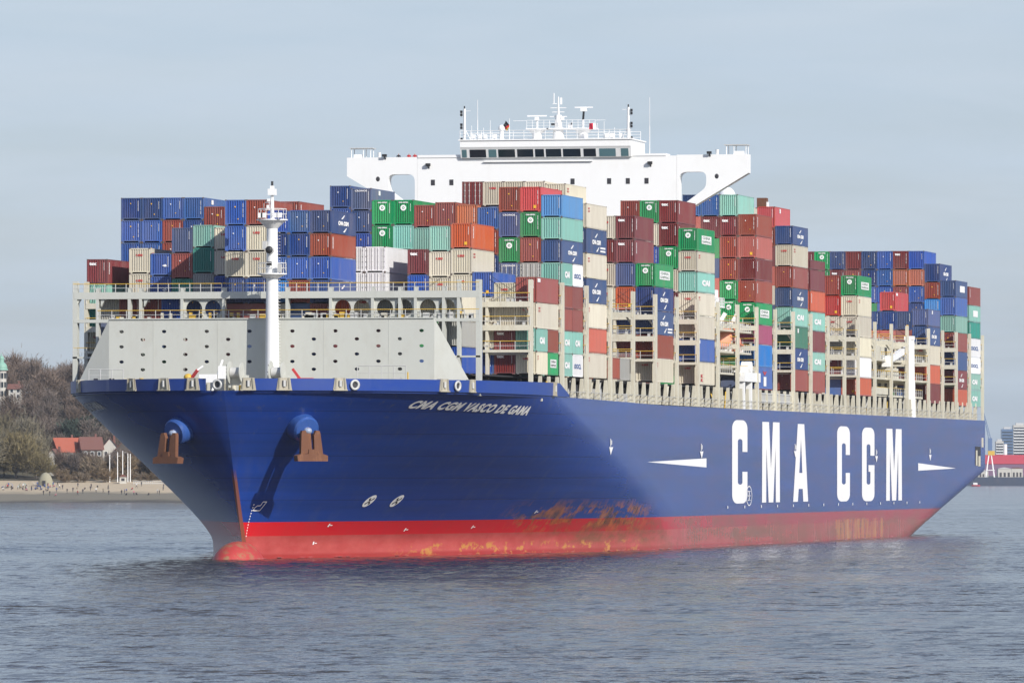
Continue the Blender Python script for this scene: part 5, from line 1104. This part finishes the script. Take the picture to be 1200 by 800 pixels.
for r, d, c, lab in ((-160.4, 2432, (0.05, 0.45, 0.50), 'turquoise beach shelter amid the crowd'), (-164.6, 2430, (0.10, 0.16, 0.40), 'blue beach shelter at the left of the crowd'), (-157.6, 2436, (0.7, 0.7, 0.7), 'white beach shelter beside the olive tent')):
    f = MB(); rows = []
    for j in range(6):
        t = pi * j / 5; rows.append([(1.3 * cos(t), y_, 1.5 * sin(t)) for y_ in (-0.9, 0, 0.9)])
    f.grid(rows, 0, True); o = f.build('beach_shelter', paint(lab.split()[0] + '_cloth', c, 0.8, 0.15), None, shp(r, d, zl(r, d)), fix=False); o.rotation_euler = (0, 0, PHI); tag(o, lab, 'beach shelter')

# ------------------------------------------------------------------ people
def person_mesh(name, pose):
    """one continuous skinned figure, 1.74 m, facing -Y; materials by height: shoes and trousers, jacket, skin, hair"""
    if pose == 'sit': J = {'pel': (0, 0, .22), 'chest': (0, .06, .58), 'neck': (0, .05, .74), 'head': (0, .02, .88), 'hl': (.1, -.02, .2), 'hr': (-.1, -.02, .2), 'kl': (.14, -.42, .45), 'kr': (-.14, -.42, .42), 'fl': (.13, -.62, .06), 'fr': (-.13, -.6, .06), 'tl': (.14, -.74, .05), 'tr': (-.14, -.72, .05), 'sl': (.19, .06, .66), 'sr': (-.19, .06, .66), 'el': (.26, -.1, .48), 'er': (-.26, -.1, .48), 'wl': (.16, -.33, .45), 'wr': (-.16, -.33, .45), 'gl': (.13, -.42, .46), 'gr': (-.13, -.42, .46)}
    else:
        st = 0.26 if pose == 'walk' else 0.04
        J = {'pel': (0, 0, .93), 'chest': (0, 0, 1.26), 'neck': (0, 0, 1.46), 'head': (0, -.02, 1.61), 'hl': (.1, 0, .88), 'hr': (-.1, 0, .88), 'kl': (.11, -st * .6 - .03, .49), 'kr': (-.11, st * .35 - .03, .49), 'fl': (.11, -st, .07), 'fr': (-.11, st * 1.1, .10), 'tl': (.12, -st - .17, .04), 'tr': (-.12, st * 1.1 - .15, .05), 'sl': (.2, 0, 1.39), 'sr': (-.2, 0, 1.39), 'el': (.26, st * .4, 1.12), 'er': (-.26, -st * .4, 1.12), 'wl': (.25, st * .5 - .12, .88), 'wr': (-.25, -st * .8 - .1, .88), 'gl': (.24, st * .5 - .15, .80), 'gr': (-.24, -st * .8 - .13, .80)}
    Rr = {'pel': .15, 'chest': .155, 'neck': .06, 'head': .105, 'hl': .095, 'hr': .095, 'kl': .062, 'kr': .062, 'fl': .045, 'fr': .045, 'tl': .04, 'tr': .04, 'sl': .07, 'sr': .07, 'el': .05, 'er': .05, 'wl': .036, 'wr': .036, 'gl': .035, 'gr': .035}
    names = list(J); E_ = [('pel', 'chest'), ('chest', 'neck'), ('neck', 'head'), ('pel', 'hl'), ('pel', 'hr'), ('hl', 'kl'), ('hr', 'kr'), ('kl', 'fl'), ('kr', 'fr'), ('fl', 'tl'), ('fr', 'tr'), ('chest', 'sl'), ('chest', 'sr'), ('sl', 'el'), ('sr', 'er'), ('el', 'wl'), ('er', 'wr'), ('wl', 'gl'), ('wr', 'gr')]
    me = bpy.data.meshes.new('p'); me.from_pydata([J[k] for k in names], [(names.index(a), names.index(b)) for a, b in E_], [])
    o = bpy.data.objects.new('p', me); COL.objects.link(o); o.modifiers.new('s', 'SKIN'); sv_ = me.skin_vertices[0].data
    for i, k in enumerate(names): sv_[i].radius = (Rr[k], Rr[k] * (0.72 if k in ('chest', 'pel') else 1)); sv_[i].use_root = (k == 'pel')
    o.modifiers.new('u', 'SUBSURF').levels = 1
    bpy.context.view_layer.update(); out = bpy.data.meshes.new_from_object(o.evaluated_get(bpy.context.evaluated_depsgraph_get())); out.name = name
    bpy.data.objects.remove(o); bpy.data.meshes.remove(me)
    for m in (M['trouser'], M['jacket'], M['skin'], M['hair']): out.materials.append(m)
    hz_, hp, hd = J['neck'][2], J['pel'][2], J['head'][2]
    wr = [Vector(J['gl']), Vector(J['gr'])]
    for p in out.polygons:
        c = p.center; p.use_smooth = True
        if min((c - w).length for w in wr) < 0.07: p.material_index = 2
        elif c.z > hz_ + 0.02: p.material_index = 3 if (c.z > hd + 0.05 or c.y > J['head'][1] + 0.04) else 2
        elif c.z > hp - (0.02 if pose != 'sit' else -0.12) or abs(c.x) > 0.2: p.material_index = 1
        else: p.material_index = 0
    return out
for k, c in (('trouser', (0.03, 0.035, 0.05)), ('jacket', (0.05, 0.05, 0.06)), ('skin', (0.45, 0.27, 0.19)), ('hair', (0.05, 0.035, 0.025))): M[k] = paint('person_' + k, c, 0.8, 0.1)
PM = {p: person_mesh('person', p) for p in ('stand', 'walk', 'sit')}
JK = {'dark': (0.03, 0.03, 0.04), 'blue': (0.04, 0.09, 0.26), 'red': (0.42, 0.03, 0.03), 'white': (0.62, 0.62, 0.60), 'beige': (0.36, 0.29, 0.20), 'grey': (0.14, 0.14, 0.15), 'pink': (0.55, 0.22, 0.25)}
JM = {k: paint(k + '_jacket', c, 0.85, 0.1) for k, c in JK.items()}
def person(loc, rz, pose, jk, label, group):
    o = link('person', PM[pose], None, loc); o.rotation_euler = (0, 0, rz); o.material_slots[1].link = 'OBJECT'; o.material_slots[1].material = JM[jk]; tag(o, label, 'person', group); return o
PR_ = random.Random(9); cols = list(JK)
for i in range(46):      # the crowd by the tent
    r = PR_.gauss(-157, 6.0) if i < 36 else PR_.uniform(-178, -150); d = PR_.uniform(2408, 2438); jk = PR_.choice(cols + ['dark', 'dark', 'blue']); ps = PR_.choice(('sit', 'sit', 'stand', 'walk'))
    person(shp(r, d, zl(r, d)), PR_.uniform(0, 6.28), ps, jk, f'person in {jk} clothes {dict(sit="sitting", stand="standing", walk="walking")[ps]} {"left of" if r < -160 else ("just in front of" if r < -151 else "right of")} the tent, {"low on the sand" if d < 2422 else "high on the sand"}', 'people crowding the beach')
for i in range(34):      # strollers along the open sand
    r = PR_.uniform(-152, -112); d = PR_.choice((PR_.uniform(2400, 2432), PR_.uniform(2375, 2400))); jk = PR_.choice(cols + ['dark', 'dark', 'dark']); ps = PR_.choice(('walk', 'walk', 'stand', 'sit'))
    person(shp(r, d, zl(r, d)), PR_.uniform(0, 6.28), ps, jk, f'person in {jk} clothes {dict(sit="sitting", stand="standing", walk="walking")[ps]} on {"the wet lower beach" if d < 2400 else "the dry sand"} {"below the red roof" if r < -140 else ("below the flagpoles" if r < -126 else "next to the bow")}', 'people strolling on the beach')
for x, jk, lab in ((-17.9, 'red', 'right one of two people in red jackets leaning on the bridge wing parapet'), (-18.7, 'red', 'left one of two people in red jackets leaning on the bridge wing parapet'), (-20.1, 'dark', 'person in dark clothes alone at the bridge wing parapet')):
    person((x, yb + 0.7, 50.0), 0, 'stand', jk, lab, 'people on the bridge wing')

# ------------------------------------------------------------------ far harbour, right of the stern
n = N('quay_ground'); n.base((0.10, 0.105, 0.10)); n.rough(0.95); M['quay'] = n.mat
M['quaywall'] = paint('quay_wall', (0.045, 0.062, 0.10), 0.8, 0.3)
def rect(mb, r0, r1, d0, d1, z0, z1, m=0):
    ps = [shp(r, d, z) for r in (r0, r1) for d in (d0, d1) for z in (z0, z1)]
    mb.add(ps, [(0, 1, 3, 2), (4, 6, 7, 5), (0, 4, 5, 1), (2, 3, 7, 6), (0, 2, 6, 4), (1, 5, 7, 3)], m)
f = MB(); rect(f, 300, 2600, 5200, 13500, -1, 6.0, 0); tag(f.build('harbour_ground', M['quay']), kind='structure')
f = MB(); rect(f, 300, 2600, 5198, 5199.8, -1, 6.05, 0); tag(f.build('quay_wall', M['quaywall']), 'long dark blue quay wall along the far water beyond the stern', 'quay wall')
redh = paint('red_hull_paint', (0.50, 0.045, 0.075), 0.6, 0.2); redl = paint('dull_hull_paint', (0.18, 0.10, 0.17), 0.6, 0.2)
o = empty('docked_ship', shp(340, 5420, 0)); tag(o, 'long red hull lying in the harbour beyond the stern', 'ship'); o.rotation_euler = (0, 0, PHI)
f = MB(); f.prism([(-6, 22.2), (150, 22.2), (158, 23), (152, 15.5), (-2, 15.5)], 'y', 0, 26); f.build('hull', redh, o)
f = MB(); f.prism([(-2, 15.5), (152, 15.5), (146, 7), (2, 7)], 'y', 0.5, 25.5); f.build('lower_hull', redl, o)
f = MB(); f.box(96, 118, 3, 20, 22.2, 36); f.box(20, 22, 8, 10, 22.2, 30); f.box(60, 62, 8, 10, 22.2, 30); f.build('superstructure', M['white'], o)
def shed(r, d, w, dep, h, wall, roof, label):
    o = empty('shed', shp(r, d, 6.0), PHI); tag(o, label, 'shed'); f = MB(); f.box(0, w, 0, dep, -0.3, h); f.build('wall', wall, o); f = MB(); f.prism([(-0.3, h), (w + .3, h), (w * .5, h + 1.0)], 'y', -0.3, dep + 0.3); f.build('roof', roof, o)
    for i in range(3): f = MB(); f.box(w * (.12 + .3 * i), w * (.28 + .3 * i), -0.06, 0, 0.2, h * 0.55); f.build('door', M['dark'], o)
shed(330.5, 5260, 7, 10, 4.2, wallw, M['galv'], 'small white shed left of the harbour crane feet'); shed(345, 5270, 9.5, 14, 6.0, wallw, M['galv'], 'broad white shed right of the harbour crane feet'); shed(356, 5290, 8, 12, 6.2, wallw, roofb, 'white shed with dark doors below the red hull'); shed(378, 5280, 16, 12, 6.0, wallm, M['galv'], 'long cream shed farthest right on the quay')
o = empty('harbour_crane', shp(336.8, 5230, 6.0), PHI); tag(o, 'blue grey harbour crane with a raised jib and yellow machine house', 'crane')
cb = paint('crane_blue', (0.10, 0.17, 0.32), 0.5, 0.2)
f = MB()
for x in (-3, 3):
    for y in (-3, 3): f.beam((x, y, 0), (x * .3, y * .3, 15.5), 0.6, 0.6)
f.beam((-3, -3, 5), (3, -3, 5), 0.5, 0.5); f.build('portal', M['white'], o)
f = MB(); f.box(-1.5, 3.2, -1.5, 1.5, 15.5, 18.6); f.build('machine_house', M['yellow'], o)
f = MB(); f.box(-1.5, 1.4, -1.2, 1.2, 18.6, 27.5); f.build('tower', cb, o)
f = MB()
for y in (-0.7, 0.7): f.beam((-0.4, y, 24), (-5.0, y, 46.5), 0.35, 0.35); f.beam((0.8, y, 26), (-4.6, y, 46.5), 0.3, 0.3)
for i in range(9):
    t, t2 = i / 9, (i + 1) / 9; f.beam((-0.4 - 4.6 * t, -.7, 24 + 22.5 * t), (0.8 - 5.4 * t2, -.7, 26 + 20.5 * t2), 0.2, 0.2)
f.build('jib', cb, o)
def block(r, d, w, dep, h, wall, label, rows_, cols_, balc=False):
    o = empty('apartment_block', shp(r, d, 6.0), PHI); tag(o, label, 'building'); f = MB(); f.box(0, w, 0, dep, -1, h); f.build('wall', wall, o)
    f = MB(); f.box(w * .2, w * .8, dep * .2, dep * .7, h, h + 2.6); f.build('roof_plant', M['galv'], o)
    for j in range(rows_):
        z = 3 + j * (h - 4) / rows_; f = MB()
        f.box(0.6, w - 0.6, -0.1, 0, z, z + 1.6); f.build('window_band', M['glass'], o)
        if balc: f = MB(); f.box(0.2, w - 0.2, -1.4, 0, z - 1.2, z - 0.2); f.build('balcony', M['white'], o)
bluew = paint('blue_glass_wall', (0.10, 0.17, 0.29), 0.25, 0.1)
block(586.5, 9000, 9.5, 14, 41, wallw, 'white balconied tower block left of the blue tower', 11, 4, True); block(596.8, 9050, 14.0, 16, 56, bluew, 'slab-like blue glass tower on the far skyline', 14, 5); block(611.8, 9060, 16, 18, 61, wallw, 'tallest white tower block right of the blue tower', 16, 5, True)
block(640, 9200, 22, 18, 38, wallw, 'low white block at the right of the far skyline', 9, 5, True); block(700, 9500, 30, 20, 48, wallm, 'tan block far right on the skyline', 11, 5)
o = empty('motor_boat', shp(312.5, 5000, 0), PHI + 1.4); tag(o, 'small white motor boat with a red waterline below the stern', 'boat')
f = MB(); rows = []
for y, w in ((-4, .1), (-3, 1.0), (-1, 1.6), (2, 1.7), (4, 1.5)): rows.append([(-w, y, 1.5), (-w * .8, y, 0.3), (0, y, -0.5), (w * .8, y, 0.3), (w, y, 1.5)])
f.grid(rows, 0, True); f.add(rows[-1], [(0, 1, 2, 3, 4)]); f.build('hull', redh, o, fix=False); f = MB(); f.box(-1.3, 1.3, -1.5, 2.5, 1.3, 3.6); f.build('cabin', M['white'], o); f = MB(); f.box(-1.0, 1.0, -1.56, -1.5, 2.3, 3.2); f.build('windscreen', M['glass'], o); o.scale = (0.7, 0.7, 0.7)

# ------------------------------------------------------------------ air: thin even haze over the whole scene
f = MB(); f.box(-9500, 9500, -1900, 14500, -6.0, 82)
n = N('haze'); n.t.nodes.remove(n.b); pv = n.n('ShaderNodeVolumePrincipled'); pv.inputs['Color'].default_value = (0.86, 0.92, 1.0, 1); pv.inputs['Density'].default_value = 0.000036; pv.inputs['Anisotropy'].default_value = 0.2
n.l(pv.outputs[0], n.out.inputs['Volume']); tag(f.build('haze', n.mat), kind='stuff')
